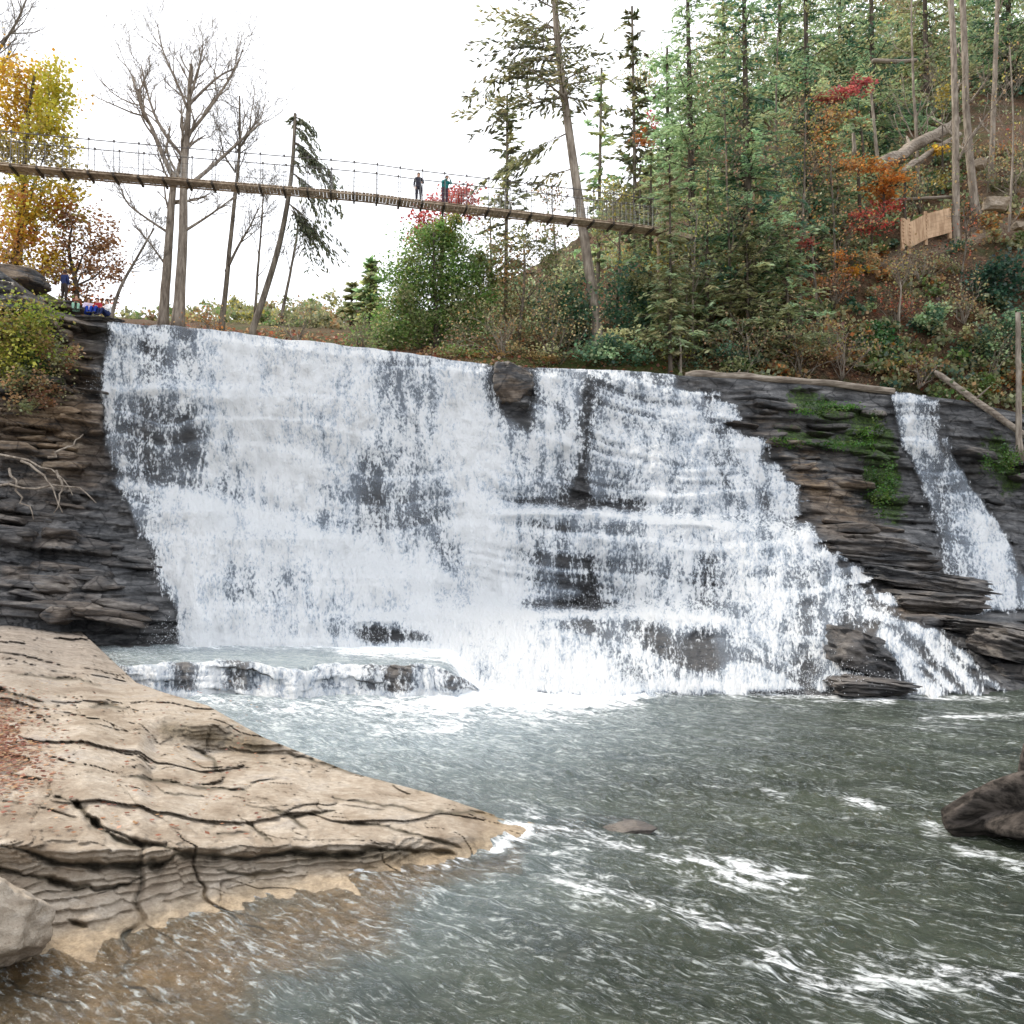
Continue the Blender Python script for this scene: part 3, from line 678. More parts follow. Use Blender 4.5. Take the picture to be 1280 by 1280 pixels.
# ---------------- low step between upper pool and river pool
px = np.arange(60, 720, 2.0)
prof = [(36.5, 0.2), (34.0, 0.72), (32.4, 0.84), (31.9, 0.90), (31.55, 0.93), (31.3, 0.86), (31.1, 0.62), (30.95, 0.36), (30.8, 0.12), (30.6, -0.2), (30.3, -0.9)]
tt = np.linspace(0, len(prof)-1, 60)
Yp = np.interp(tt, range(len(prof)), [q[0] for q in prof]); Zp = np.interp(tt, range(len(prof)), [q[1] for q in prof])
PXs = np.broadcast_to(px[None, :], (60, len(px)))
xx = (PXs-640)/F*31.2
wig = ledge_wig(xx)
y0 = Yp[:, None]+wig*sst(36, 32, Yp)[:, None]-0.5*sst(540, 700, PXs)
z0 = np.broadcast_to(Zp[:, None], y0.shape)-1.5*sst(520, 680, PXs+20*vn(xx*1.2, 0, seed=58))
hump = stroke(px, 0*px, [(215,0),(315,0)], 38, .16)+stroke(px, 0*px, [(425,0),(570,0)], 30, .10)-stroke(px, 0*px, [(365,0),(366,0)], 30, .08)
tap = sst(60, 100, px)
yoff, _ = strata(xx*1.5, z0*2.2, y0, seed=55)
y0 = y0-0.14*yoff*sst(32.2, 31.4, Yp)[:, None]
rockz = z0+(hump*tap)[None, :]*sst(34, 32, Yp)[:, None]+0.14*fbm(xx*1.3, y0*1.6+z0*2.2, 0, 5, seed=53)-0.08
struct('ledge_rock', mesh_np('ledge_rock', np.stack([xx*y0/31.2, y0, rockz], -1), grid_faces(60, len(px)), True,
       {'moss': np.zeros(60*len(px)), 'warm': np.full(60*len(px), 0.25), 'wet': np.full(60*len(px), 0.6)}), CLIFFMAT, 'low wet rock ledge holding the upper pool')
sel = slice(16, 58)
cvp = (0.58+0.3*stroke(px, 0*px, [(350,0),(385,0)], 26, 1.0)+0.25*vn(px*0.03, 0, seed=54)-0.16*stroke(px, 0*px, [(200,0),(320,0)], 30, 1.0)*0-0.1*stroke(px, 0*px, [(410,0),(500,0)], 24, 1.0))
yw = y0[sel]-0.10; zw = rockz[sel]+0.05
cw = (cvp[None, :]*np.ones((zw.shape[0], 1)))*sst(100, 190, px)[None, :]*sst(632, 600, px)[None, :]
cw = cw+0.5*sst(0.25, 0.0, zw)*sst(150, 220, px)[None, :]
vv = np.cumsum(np.concatenate([np.zeros((1, len(px))), np.hypot(np.diff(yw, axis=0), np.diff(zw, axis=0))]), 0)
struct('ledge_water', mesh_np('ledge_water', np.stack([xx[sel]*yw/31.2, yw, zw], -1), grid_faces(*zw.shape), True, {'cover': np.clip(cw, 0, 1)},
       uv=np.stack([xx[sel].ravel()*1.0, vv.ravel()], -1)), FALLMAT, 'thin white water spilling over the low ledge')

# ================================================================== FOREGROUND SHELF
SHELF = Loft([
 (-420, [(770,2.0),(850,1.9),(900,1.6),(1000,1.3),(1060,1.1),(1085,.75),(1100,.6),(1200,.25),(1400,-.2)]),
 (0,   [(774,1.9),(830,1.75),(872,1.6),(884,1.45),(960,1.25),(1040,1.05),(1056,1.03),(1078,.72),(1090,.62),(1160,.2),(1230,-.12),(1400,-.25)]),
 (100, [(788,1.5),(815,1.35),(850,1.25),(900,1.25),(1000,1.05),(1062,.9),(1086,.6),(1100,.48),(1160,.1),(1230,-.18),(1400,-.3)]),
 (170, [(853,.95),(875,1.05),(896,1.08),(915,.98),(1000,.90),(1060,.8),(1084,.52),(1110,.3),(1150,.05),(1190,-.15),(1400,-.4)]),
 (200, [(864,.95),(885,1.05),(896,1.06),(930,.66),(1000,.78),(1060,.75),(1082,.47),(1106,.27),(1148,.03),(1190,-.17),(1400,-.4)]),
 (260, [(882,.85),(900,.95),(906,.95),(938,.44),(1000,.62),(1058,.62),(1080,.36),(1100,.2),(1140,0.0),(1180,-.2),(1400,-.45)]),
 (330, [(922,.62),(930,.64),(941,.46),(1000,.56),(1058,.52),(1082,.22),(1100,.1),(1130,-.04),(1180,-.22),(1400,-.5)]),
 (440, [(966,.22),(1000,.40),(1056,.42),(1080,.15),(1096,.05),(1130,-.12),(1400,-.55)]),
 (540, [(992,.12),(1020,.28),(1046,.28),(1076,.0),(1092,-.1),(1140,-.25),(1400,-.6)]),
 (640, [(1026,.03),(1038,.06),(1050,-.03),(1070,-.15),(1130,-.3),(1400,-.7)]),
 (740, [(1030,-.2),(1100,-.4),(1400,-.8)]),
])
px = np.concatenate([np.arange(-420, -20, 12.0), np.arange(-20, 742, 2.0)])
PX, PY, HH = SHELF.at(px, 420)
wob = 5*vn(PX*0.03, PY*0.05, seed=61)+2.5*vn(PX*0.1, PY*0.15, seed=62)
q = G(PX, PY, HH); x, y = q[..., 0], q[..., 1]
# thin bedding plates
bd = (HH+0.22*fbm(x*0.45, y*0.3, 0, 4, seed=63)+0.07*fbm(x*1.6, y*1.1, 0, 4, seed=64))/0.085
cw_, _, _, _ = worley(x*0.75+0.2*fbm(x, y, 0, 3, seed=131), y*1.25+0.25*x+0.2*fbm(x, y, 0, 3, seed=132), seed=133)
bd = bd+1.6*cw_
bd = bd+0.9*vn(bd*0.55, x*0.15, seed=134)
k = np.floor(bd); fr = bd-k
terr = (k+sst(0.86, 1.0, fr))*0.085-bd*0.085
lip = sst(1035, 1060, PY)*sst(1190, 1120, PY)*sst(620, 480, PX)
tw_ = sst(-0.15, 0.5, fbm(x*0.5+9, y*0.45, 0, 3, seed=67))
h = HH+np.maximum(0.05+0.34*tw_, 0.40*lip)*terr*sst(0.0, 0.16, HH)+0.02*fbm(x*0.9, y*0.9, 0, 4, seed=65)+0.010*fbm(x*6, y*5, 0, 5, seed=66, g=0.6)
plate_edge = np.zeros_like(h)
for k_, (fx_, fy_, amp_, ro_) in enumerate([(0.30, 0.55, 0.065, 0.30), (0.9, 1.5, 0.014, 0.15), (2.6, 3.8, 0.006, 0.45)]):
    xr = (x*math.cos(ro_)+y*math.sin(ro_))*fx_+0.25*fbm(x*0.9, y*0.9, 0, 3, seed=100+k_); yr = (-x*math.sin(ro_)+y*math.cos(ro_))*fy_+0.25*fbm(x*0.9, y*0.9, 0, 3, seed=105+k_)
    cid_, ox_, oy_, bd_ = worley(xr, yr, seed=110+10*k_)
    t2_ = _hash(np.floor(cid_*99991), cid_*0, cid_*0, 9)-0.5
    on_ = sst(-0.35, 0.25, fbm(x*0.4, y*0.4, 0, 2, seed=120+k_))*sst(-0.05, 0.25, HH)
    h = h+on_*amp_*((cid_-0.5)*1.5+ox_*(t2_*1.2)+oy_*(0.5-cid_)*1.2)-on_*amp_*0.25*sst(0.06, 0.0, bd_)
    plate_edge = np.maximum(plate_edge, on_*sst(0.03, 0.0, bd_)*(0.35, 0.12, 0.0)[k_])
cr = np.zeros_like(h)
for k_ in range(3):
    rg = 1-np.abs(vn(x*(0.35, 0.6, 1.1)[k_]+0.35*fbm(x, y, 0, 3, seed=90+k_), y*(0.55, 0.9, 1.3)[k_]+0.25*fbm(x*1.3, y*1.3, 0, 3, seed=95+k_)+x*0.25, seed=80+k_))
    ln = sst(0.965, 0.997, rg)*sst(0.08, 0.40, fbm(x*0.5, y*0.5, 0, 2, seed=85+k_))
    h = h-(0.05, 0.03, 0.02)[k_]*ln; cr = np.maximum(cr, 0.7*sst(0.985, 1.0, rg)*sst(0.1, 0.42, fbm(x*0.5, y*0.5, 0, 2, seed=85+k_)))
def crack(pts_, w_, d_):
    global h, cr
    xa, ya = pts_[0]; xb, yb = pts_[-1]
    tt = np.clip(((PX-xa)*(xb-xa)+(PY-ya)*(yb-ya))/((xb-xa)**2+(yb-ya)**2), 0, 1)
    tp_ = (0.25+0.75*np.clip(4*tt*(1-tt), 0, 1)**0.6)*(0.75+0.5*vn(PX*0.06, PY*0.06, seed=68))
    dist = segdist(PX+wob+3*vn(PX*0.25, PY*0.2, seed=69), PY+wob*0.7, pts_)
    g_ = np.exp(-np.abs(dist/(w_*tp_+0.3))**1.6)
    h = h-d_*g_*tp_; cr = np.maximum(cr, np.exp(-(dist/(w_*0.9*tp_+0.2))**2)*min(1, d_/0.05))
for pts_, w_, d_ in [
 ([(157,971),(206,975),(247,983),(309,988)], 3.0, .07), ([(191,979),(206,991),(258,997)], 2.2, .05),
 ([(309,1007),(361,1018),(423,1015)], 3.0, .06), ([(361,1020),(384,1036)], 3.0, .06),
 ([(415,996),(464,1002),(516,1013),(583,1015),(650,1029)], 3.0, .06), ([(430,1006),(480,1010)], 2.5, .05),
 ([(72,997),(90,1001),(103,1012),(119,1030),(144,1049),(206,1059),(225,1066)], 6.0, .17),
 ([(0,1056),(36,1066),(67,1077),(120,1084),(170,1087),(222,1069),(309,1071),(371,1067),(438,1066),(495,1064),(567,1067)], 5.5, .14),
 ([(-20,1080),(52,1098),(93,1111),(144,1108),(175,1095)], 4.0, .10), ([(82,1148),(110,1158)], 3, .05),
 ([(358,942),(397,953),(446,967)], 3.5, .08), ([(-20,858),(0,863),(52,876)], 4.0, .12),
 ([(113,884),(160,886)], 2.5, .05), ([(242,937),(263,946),(271,964)], 2.5, .05), ([(309,1028),(330,1044),(340,1056)], 2.5, .05),
 ([(155,987),(175,1008),(227,1038)], 2.0, .03), ([(423,1028),(470,1030),(520,1042),(575,1060)], 3.0, .06), ([(0,1000),(30,1002)], 2, .04),
 ([(20,842),(90,850),(130,858)], 2.5, .05), ([(270,1040),(312,1040)], 2.0, .04), ([(60,950),(140,960)], 1.6, .02), ([(40,1030),(60,990),(58,975)], 2.0, .03),
 ([(140,905),(146,915)], 2, .04), ([(270,1085),(320,1094),(370,1092)], 2.5, .05), ([(420,1086),(470,1082)], 2.5, .05)]:
    crack(pts_, w_, d_)
face_shade = np.maximum(stroke(PX, PY, [(205,912),(260,920),(325,934)], 14, 1.0)*sst(190, 205, PX), stroke(PX, PY, [(370,1071),(440,1071),(560,1068)], 9, .9))  # shade of the steep front faces painted in, with a mossy tone
cr = np.maximum(cr, plate_edge)
q = G(PX, PY, h)
wetb = sst(0.16, 0.02, h)
bk = np.stack([q[0]+np.array([0, 1.5, -2.4]), q[0]+np.array([0, 0.35, -0.5])])
q2 = np.concatenate([bk, q]); pad = lambda a: np.concatenate([a[:1], a[:1], a])
S = lambda pts_, w_, a_: stroke(PX, PY, pts_, w_, a_)
litter = 0.55*S([(0,925),(30,935),(50,960)], 26, 1.0)+S([(0,880),(40,885)], 10, .5)
grayz = sst(900, 800, PY)*0.8
me = mesh_np('rock_shelf', q2, grid_faces(*q2.shape[:2]), True, {'crack': pad(cr), 'face': pad(face_shade), 'wet': pad(wetb), 'litter': pad(litter), 'gray': pad(grayz)})
t = NT('sandstone'); p = t.pos()
n1 = t.noise(t.mapping(p, (0.9, 0.6, 2.0)), 0.9, 8, 0.66); n2 = t.noise(p, 7, 7, 0.72); n3 = t.noise(p, 36, 4, 0.65)
nv = t.noise(t.mapping(p, (1.4, 3.2, 3.0), (0, 0, 0.35)), 1.6, 6, 0.7)
c = t.ramp(n1, [(0.34, (0.27, 0.21, 0.15)), (0.46, (0.46, 0.385, 0.30)), (0.56, (0.60, 0.525, 0.43)), (0.66, (0.46, 0.42, 0.375))])
c = t.mix(t.math('MULTIPLY', t.mapr(n2, 0.42, 0.66), 0.75), t.mix(0.45, c, (0.17, 0.125, 0.085)), c)
c = t.mix(t.math('MULTIPLY', t.mapr(nv, 0.56, 0.68), 0.55), c, (0.16, 0.125, 0.09))
c = t.mix(t.math('MULTIPLY', t.mapr(n3, 0.58, 0.68), 0.40), c, (0.13, 0.10, 0.075))
c = t.mix(t.attr('gray'), c, t.ramp(k1 if False else nv, [(0.34, (0.10, 0.08, 0.065)), (0.5, (0.23, 0.195, 0.165)), (0.66, (0.40, 0.35, 0.30))]))
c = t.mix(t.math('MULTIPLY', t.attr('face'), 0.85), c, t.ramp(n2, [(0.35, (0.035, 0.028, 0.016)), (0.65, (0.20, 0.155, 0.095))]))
c = t.mix(t.math('MULTIPLY', t.attr('crack'), 0.8), c, t.ramp(n2, [(0.35, (0.016, 0.014, 0.008)), (0.65, (0.07, 0.06, 0.03))]))  # crack dirt plus painted shade in cracks and under the lip
c = t.mix(t.math('MULTIPLY', t.attr('litter'), t.mapr(n3, 0.48, 0.56)), c, t.ramp(n2, [(0.3, (0.15, 0.06, 0.035)), (0.7, (0.34, 0.18, 0.11))]))
c = t.mix(t.math('MULTIPLY', t.attr('wet'), 0.62), c, t.ramp(n2, [(0.35, (0.20, 0.14, 0.075)), (0.65, (0.56, 0.42, 0.26))]))
ro = t.math('SUBTRACT', 0.85, t.math('MULTIPLY', t.attr('wet'), 0.45))
hh = t.math('ADD', t.math('MULTIPLY', n2, 0.7), t.math('ADD', t.math('MULTIPLY', n3, 0.22), t.math('MULTIPLY', nv, 0.8)))
t.done(t.pbsdf(c, ro, t.bump(hh, 1.0, 0.08), 0.3))
SAND = t.m
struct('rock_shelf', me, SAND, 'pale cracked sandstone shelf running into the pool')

# ---------------- spray thrown up where the water lands: nobody could count the drops
rng = np.random.default_rng(99)
Wp, Wc, WPX, WPY = WSHEET
sv_, cs_ = [], []
def puff(px0, py0, spread, n, up, out):
    d_ = np.hypot((WPX-px0)/1.0, (WPY-py0)/1.0); i_ = np.unravel_index(np.argmin(d_), d_.shape)
    q_ = Wp[i_]+rng.normal(size=(n, 3))*np.array([spread, spread*0.35, spread*0.30])
    q_[:, 2] += np.abs(rng.normal(size=n))*up; q_[:, 1] -= np.abs(rng.normal(size=n))*out
    sv_.append(q_)
for a0, b0, a1, b1, k_, sp_, n_, up_, out_ in [(225,805,450,808,10,0.8,420,0.5,0.5),(440,775,640,770,8,0.7,260,0.35,0.4),(560,850,780,862,10,0.9,520,0.5,0.6),(780,858,1060,862,12,0.8,260,0.3,0.4),(230,640,520,730,12,0.8,420,0.5,0.6),
        (130,490,320,500,9,0.6,200,0.3,0.4),(640,643,900,655,12,0.6,200,0.3,0.4),(640,768,860,766,9,0.6,200,0.3,0.4),(1190,700,1270,760,6,0.5,160,0.25,0.3),(600,470,610,740,10,0.5,160,0.2,0.6)]:
    for f_ in np.linspace(0, 1, k_): puff(a0+(a1-a0)*f_+rng.normal()*6, b0+(b1-b0)*f_+rng.normal()*4, sp_, n_, up_, out_)
sv_ = np.vstack(sv_)
struct('spray', leaf_like(sv_, 0.032), NT('spray_drops').done_white(), 'white spray drops flying off the ledges of the falls', kind='stuff')
# ================================================================== PLANT GENERATORS
def leaf_cloud(rng, centers, size, cols, aspect=1.0, flat=0.0, var=0.18, dirs=None):
    """small diamond leaves round the given points; cols: (N,3)"""
    n = len(centers)
    if dirs is None:
        u = rng.normal(size=(n, 3)); u[:, 2] *= (1-flat)
    else: u = dirs+rng.normal(size=(n, 3))*0.25
    u /= np.linalg.norm(u, axis=1, keepdims=True)+1e-9
    r = rng.normal(size=(n, 3))
    if flat > 0: r = np.cross(np.array([0, 0, 1.0])+rng.normal(size=(n, 3))*(1-flat)*0.9, u)
    w_ = r-u*(r*u).sum(1, keepdims=True); w_ /= np.linalg.norm(w_, axis=1, keepdims=True)+1e-9
    s = size*rng.uniform(0.6, 1.35, (n, 1))
    a = u*s*0.5*aspect; b = w_*s*0.5/math.sqrt(aspect) if aspect < 3 else w_*s*0.5
    v = np.stack([centers-a, centers+b, centers+a, centers-b], 1).reshape(-1, 3)
    f = np.arange(n*4).reshape(n, 4)
    c = cols*(1+rng.normal(size=(n, 1))*var)+rng.normal(size=(n, 3))*0.010
    return v, f, np.repeat(np.clip(c, 0.004, 0.95), 4, axis=0)
def leaf_mesh(name, parts):
    v = np.vstack([p[0] for p in parts]); c = np.vstack([p[2] for p in parts])
    return mesh_np(name, v, np.arange(len(v)).reshape(-1, 4), False, cols=c)
def pick(rng, cols, n, clump=None):
    cols = np.asarray(cols, float)
    if clump is None: return cols[rng.integers(0, len(cols), n)]
    return cols[clump % len(cols)]

def rot_about(d, ax, ang):
    return d*math.cos(ang)+np.cross(ax, d)*math.sin(ang)+ax*np.dot(ax, d)*(1-math.cos(ang))
def grow(rng, mb, p, d, L, r, depth, tips, up=0.12, wander=0.18, nchild=(3, 5), spread=(0.5, 0.95), ratio=(0.5, 0.72), start=0.3, rmin=0.008):
    k = 5 if depth > 1 else 4
    pts = [p.copy()]; q = p.copy(); dd = d/np.linalg.norm(d)
    for i in range(k):
        dd = dd+rng.normal(size=3)*wander+np.array([0, 0, up]); dd /= np.linalg.norm(dd)
        q = q+dd*L/k; pts.append(q.copy())
    pts = np.array(pts); rad = np.linspace(r, max(rmin*0.6, r*0.35), k+1)
    mb.tube(pts, rad, 6 if r > 0.06 else (4 if r > 0.02 else 3))
    if depth <= 0:
        tips.append((pts[-1], dd.copy())); tips.append((pts[len(pts)//2], dd.copy())); return
    for c in range(rng.integers(nchild[0], nchild[1]+1)):
        t_ = rng.uniform(start, 1.0); f = t_*k; i = min(int(f), k-1)
        pp = pts[i]+(pts[i+1]-pts[i])*(f-i); dl = pts[i+1]-pts[i]; dl /= np.linalg.norm(dl)
        ax = np.cross(dl, rng.normal(size=3)); ax /= np.linalg.norm(ax)
        nd = rot_about(dl, ax, rng.uniform(*spread))
        grow(rng, mb, pp, nd, L*rng.uniform(*ratio), max(rmin, r*(1-0.6*t_)*0.62), depth-1, tips, up, wander, nchild, spread, ratio, start, rmin)
    tips.append((pts[-1], dd.copy()))

def path_pts(path, Y, n=14):
    p = np.array([P(a, b, (Y if len(q) == 0 else q[0])) for a, b, *q in path])
    t = np.linspace(0, len(p)-1, n); i = np.minimum(t.astype(int), len(p)-2); fr = (t-i)[:, None]
    # smooth through the points
    m = np.gradient(p, axis=0)
    h00 = 2*fr**3-3*fr**2+1; h10 = fr**3-2*fr**2+fr; h01 = -2*fr**3+3*fr**2; h11 = fr**3-fr**2
    return h00*p[i]+h10*m[i]+h01*p[i+1]+h11*m[i+1]
def mpx(Y): return Y/F

def bare_tree(name, label, trunk, Y, w0, w1, limbs=(), auto=10, seed=1, mat=None, depth=3, twigL=1.0, group=None, autorange=(0.35, 1.0), cat='tree', leaves=None, sides=10, autoL=(0.16, 0.3)):
    """trunk: photo path from root to top; limbs: extra photo paths starting on the trunk"""
    rng = np.random.default_rng(seed); mat = mat or BARK
    pts = path_pts(trunk, Y, 18); base = pts[0].copy()
    o = thing(name, label, cat, tuple(base), 0, group)
    H = np.linalg.norm(pts[-1]-pts[0]); m = mpx(Y)
    rad = np.linspace(w0, w1, 18)*m/2; rad[0] *= 1.35; rad[1] *= 1.12
    loc = pts-base
    wob = np.cumsum(rng.normal(size=loc.shape)*0.02*H/18, 0); wob[0] = 0; loc = loc+wob
    tb = MB(); loc0 = loc.copy(); loc0[0, 2] -= 0.5
    tb.tube(loc0, rad, sides)
    cb = MB(); tips = []; few = []
    for lp, lw, dep in limbs:
        lpts = path_pts(lp, Y, 9)-base
        rr = np.linspace(lw, max(1.0, lw*0.3), 9)*m/2
        lpts[:, 1] += np.linspace(0, rng.uniform(-1, 1)*0.25*np.linalg.norm(lpts[-1]-lpts[0]), 9)
        tb.tube(lpts, rr, 6)
        LL = np.linalg.norm(lpts[-1]-lpts[0])
        for i in range(2, 9):
            for _ in range(2 if i > 3 else 1):
                dl = lpts[i]-lpts[i-1]; dl /= np.linalg.norm(dl)
                ax = np.cross(dl, rng.normal(size=3)); ax /= np.linalg.norm(ax)
                grow(rng, cb, lpts[i], rot_about(dl, ax, rng.uniform(0.35, 0.8)), LL*rng.uniform(0.25, 0.5)*twigL, rr[i]*0.55, dep, tips, rmin=0.010)
    for a in range(auto):
        t_ = rng.uniform(*autorange); f = t_*17; i = min(int(f), 16)
        pp = loc[i]+(loc[i+1]-loc[i])*(f-i); dl = loc[i+1]-loc[i]; dl /= np.linalg.norm(dl)
        ax = np.cross(dl, rng.normal(size=3)); ax /= np.linalg.norm(ax)
        if depth <= 1 and not limbs: few.append(MB())
        cbx = few[-1] if few else cb
        if few: cb.v.append(np.zeros((0, 3)))
        grow(rng, cbx, pp, rot_about(dl, ax, rng.uniform(0.5, 1.1)), H*rng.uniform(*autoL)*twigL*(1.15-0.6*t_), rad[i]*0.42, depth, tips, rmin=0.010)
    if leaves and not few:                      # leafy: trunk and limbs are one piece of wood
        for v_, f_ in zip(cb.v, cb.f):
            if len(v_): tb.v.append(v_); tb.f.append(f_+tb.n)
        tb.n += cb.n; cb = MB()
    tb.build('trunk', mat, o)
    if cb.v: 
        if depth <= 1 and auto <= 12 and not limbs:
            for q_ in few: q_.build('branch', mat, o)
        else: cb.build('branches', mat, o)
    if leaves and tips:
        n, size, cols, spread = leaves
        tp = np.array([q[0] for q in tips]); idx = rng.integers(0, len(tp), n)
        c = tp[idx]+rng.normal(size=(n, 3))*spread
        link('crown', leaf_mesh('crown', [leaf_cloud(rng, c, size, pick(rng, cols, n))]), LEAF, o)
    return o

def clump_points(rng, c, r, n, ncl=14, tight=0.32):
    """points in an uneven clump: sub-clusters on radial twigs"""
    u = rng.normal(size=(ncl, 3)); u /= np.linalg.norm(u, axis=1, keepdims=True)
    rad = rng.uniform(0.25, 1.05, (ncl, 1))**0.7
    cc = u*rad*r
    i = rng.integers(0, ncl, n)
    q = cc[i]+rng.normal(size=(n, 3))*np.asarray(r)*tight*rng.uniform(0.5, 1.2, (ncl, 1))[i]
    return c+q, i
def leafy_tree(name, label, trunk, Y, w0, clumps, size=0.22, seed=1, mat=None, group=None, cat='tree', dens=1.0, flat=0.3, twig=True):
    """clumps: (px, py, rx, ry, n, colours[, depth offset])"""
    rng = np.random.default_rng(seed); mat = mat or BARKD
    pts = path_pts(trunk, Y, 12); base = pts[0].copy(); m = mpx(Y)
    o = thing(name, label, cat, tuple(base), 0, group)
    tb = MB(); loc = pts-base; l0 = loc.copy(); l0[0, 2] -= 0.5
    tb.tube(l0, np.linspace(w0, w0*0.25, 12)*m/2, 8)
    parts = []; cb = MB()
    for cx, cy, rx, ry, n, cols, *dy in clumps:
        dyy = dy[0] if dy else rng.uniform(-0.6, 0.6)*rx*m
        c = P(cx, cy, Y+dyy)-base; r = np.array([rx*m, rx*m*0.8, ry*m])
        ncl = max(8, int(n/60))
        q, i = clump_points(rng, c, r, int(n*dens), ncl)
        shade = np.clip(0.80+0.35*((q[:, 2]-c[2])/(r[2]+1e-6))*0.5, 0.5, 1.15)[:, None]
        col = np.asarray(cols, float)[(i*7+rng.integers(0, 2, len(i))) % len(cols)]
        parts.append(leaf_cloud(rng, q, size, col*(0.72+0.5*rng.random((ncl, 1)))[i], flat=flat))
        if twig:
            k = int(np.clip(np.argmin(np.linalg.norm(loc-c*0.6, axis=1)), 1, 10))
            mid = (loc[k]+c)/2+rng.normal(size=3)*0.15*rx*m
            cb.tube(np.array([loc[k], mid, c]), np.array([w0*0.4, w0*0.22, w0*0.10])*m/2, 5)
            for _ in range(min(9, ncl)):
                d = rng.normal(size=3); d[2] = abs(d[2])*0.7
                grow(rng, cb, mid+(c-mid)*rng.uniform(0.2, 1), d, np.mean(r)*rng.uniform(0.6, 1.0), w0*0.10*m/2, 1, [], rmin=0.008)
    for v_, f_ in zip(cb.v, cb.f): tb.v.append(v_); tb.f.append(f_+tb.n)
    tb.build('trunk', mat, o)
    link('crown', leaf_mesh('crown', parts), LEAF, o)
    return o

def conifer(name, label, trunk, Y, w0, w1, crown, hw, cols, seed=1, mat=None, nlev=46, perlev=5, droop=0.25, needle=0.34, ndens=1.0, gap=0.12, group=None, left=1.0, right=1.0, explicit=(), cat='tree', top=0.15, up=0.0, tw=0.10):
    """trunk photo path root->top; crown: (first,last) fraction; hw: half width in photo px at the widest"""
    rng = np.random.default_rng(seed); mat = mat or BARKD
    pts = path_pts(trunk, Y, 24); base = pts[0].copy(); m = mpx(Y)
    o = thing(name, label, cat, tuple(base), 0, group)
    loc = pts-base
    tb = MB(); l0 = loc.copy(); l0[0, 2] -= 0.6
    rad = np.linspace(w0, w1, 24)*m/2; rad[0] *= 1.25
    tb.tube(l0, rad, 9)
    bb = MB(); C_, U_, K_ = [], [], []
    def branch(p0, d, L, r, k_):
        n = max(5, int(L/0.35)); q = p0.copy(); dd = d.copy(); bp = [q.copy()]
        for i in range(n):
            dd = dd+np.array([0, 0, -droop*0.5/n*2+up/n])+rng.normal(size=3)*0.06; dd /= np.linalg.norm(dd)
            q = q+dd*L/n; bp.append(q.copy())
        bp = np.array(bp); bb.tube(bp, np.linspace(r, 0.008, n+1), 4 if r > 0.02 else 3)
        side = np.cross(dd, [0, 0, 1.0]); side /= np.linalg.norm(side)+1e-9
        for i in range(1, n+1):
            fr = i/n
            if fr < 0.12: continue
            sl = L*0.42*(1-fr*0.72)*rng.uniform(0.4, 1.1)
            for s_ in (-1, 1):
                if rng.random() < gap*1.5: continue
                dirn = (dd*0.75+s_*side*0.9+np.array([0, 0, -droop*0.35])); dirn /= np.linalg.norm(dirn)
                m_ = max(2, int(sl/tw*ndens))
                tt = rng.random((m_, 1))
                c = bp[i]+dirn*tt*sl+rng.normal(size=(m_, 3))*0.05; c[:, 2] -= droop*0.25*(tt[:, 0]*sl)
                C_.append(c); U_.append(np.repeat((dirn+dd*0.3)[None], m_, 0)); K_.append(np.full(m_, k_))
    k_ = 0
    for lv in range(nlev):
        t_ = crown[0]+(crown[1]-crown[0])*(lv+rng.uniform(-0.4, 0.4))/nlev; t_ = min(max(t_, 0.02), 0.995)
        f = t_*23; i = min(int(f), 22); p0 = loc[i]+(loc[i+1]-loc[i])*(f-i)
        s = (t_-crown[0])/(crown[1]-crown[0])
        s = min(max(s, 0.0), 1.0); prof = (min(1, s/0.12+0.02)**0.5)*(top+(1-top)*max(0.0, 1-s)**0.85)
        a0 = rng.uniform(0, 6.28)
        for b_ in range(perlev):
            if rng.random() < gap: continue
            az = a0+b_*2*PI/perlev+rng.uniform(-0.4, 0.4)
            L = hw*m*prof*rng.uniform(0.42, 1.15)*(right if math.cos(az) > 0 else left)
            if L < 0.25: continue
            d = np.array([math.cos(az), math.sin(az), 0.10+0.35*s+rng.uniform(-0.1, 0.1)]); d /= np.linalg.norm(d)
            branch(p0, d, L, max(0.012, 0.018*L), k_); k_ += 1
    for ex in explicit:          # branches the photo shows one by one: photo start, photo end
        a = P(ex[0], ex[1], Y)-base; b = P(ex[2], ex[3], Y+rng.uniform(-1, 1))-base
        L = np.linalg.norm(b-a)
        for q_ in range(ex[4] if len(ex) > 4 else 3):
            j = rng.normal(size=3)*0.07*L
            branch(a, (b+j-a)/L, L*rng.uniform(0.85, 1.05), 0.03, k_); k_ += 1
    tb.build('trunk', mat, o); bb.build('branches', mat, o)
    c = np.vstack(C_); u = np.vstack(U_); k = np.concatenate(K_)
    cv_ = np.asarray(cols, float)[(k*5+rng.integers(0, 2, len(k))) % len(cols)]*(0.75+0.5*_hash(k, k*0, k*0, seed))[:, None]
    link('crown', leaf_mesh('crown', [leaf_cloud(rng, c, needle, cv_, aspect=2.3, dirs=u, flat=0.3)]), LEAF, o)
    return o

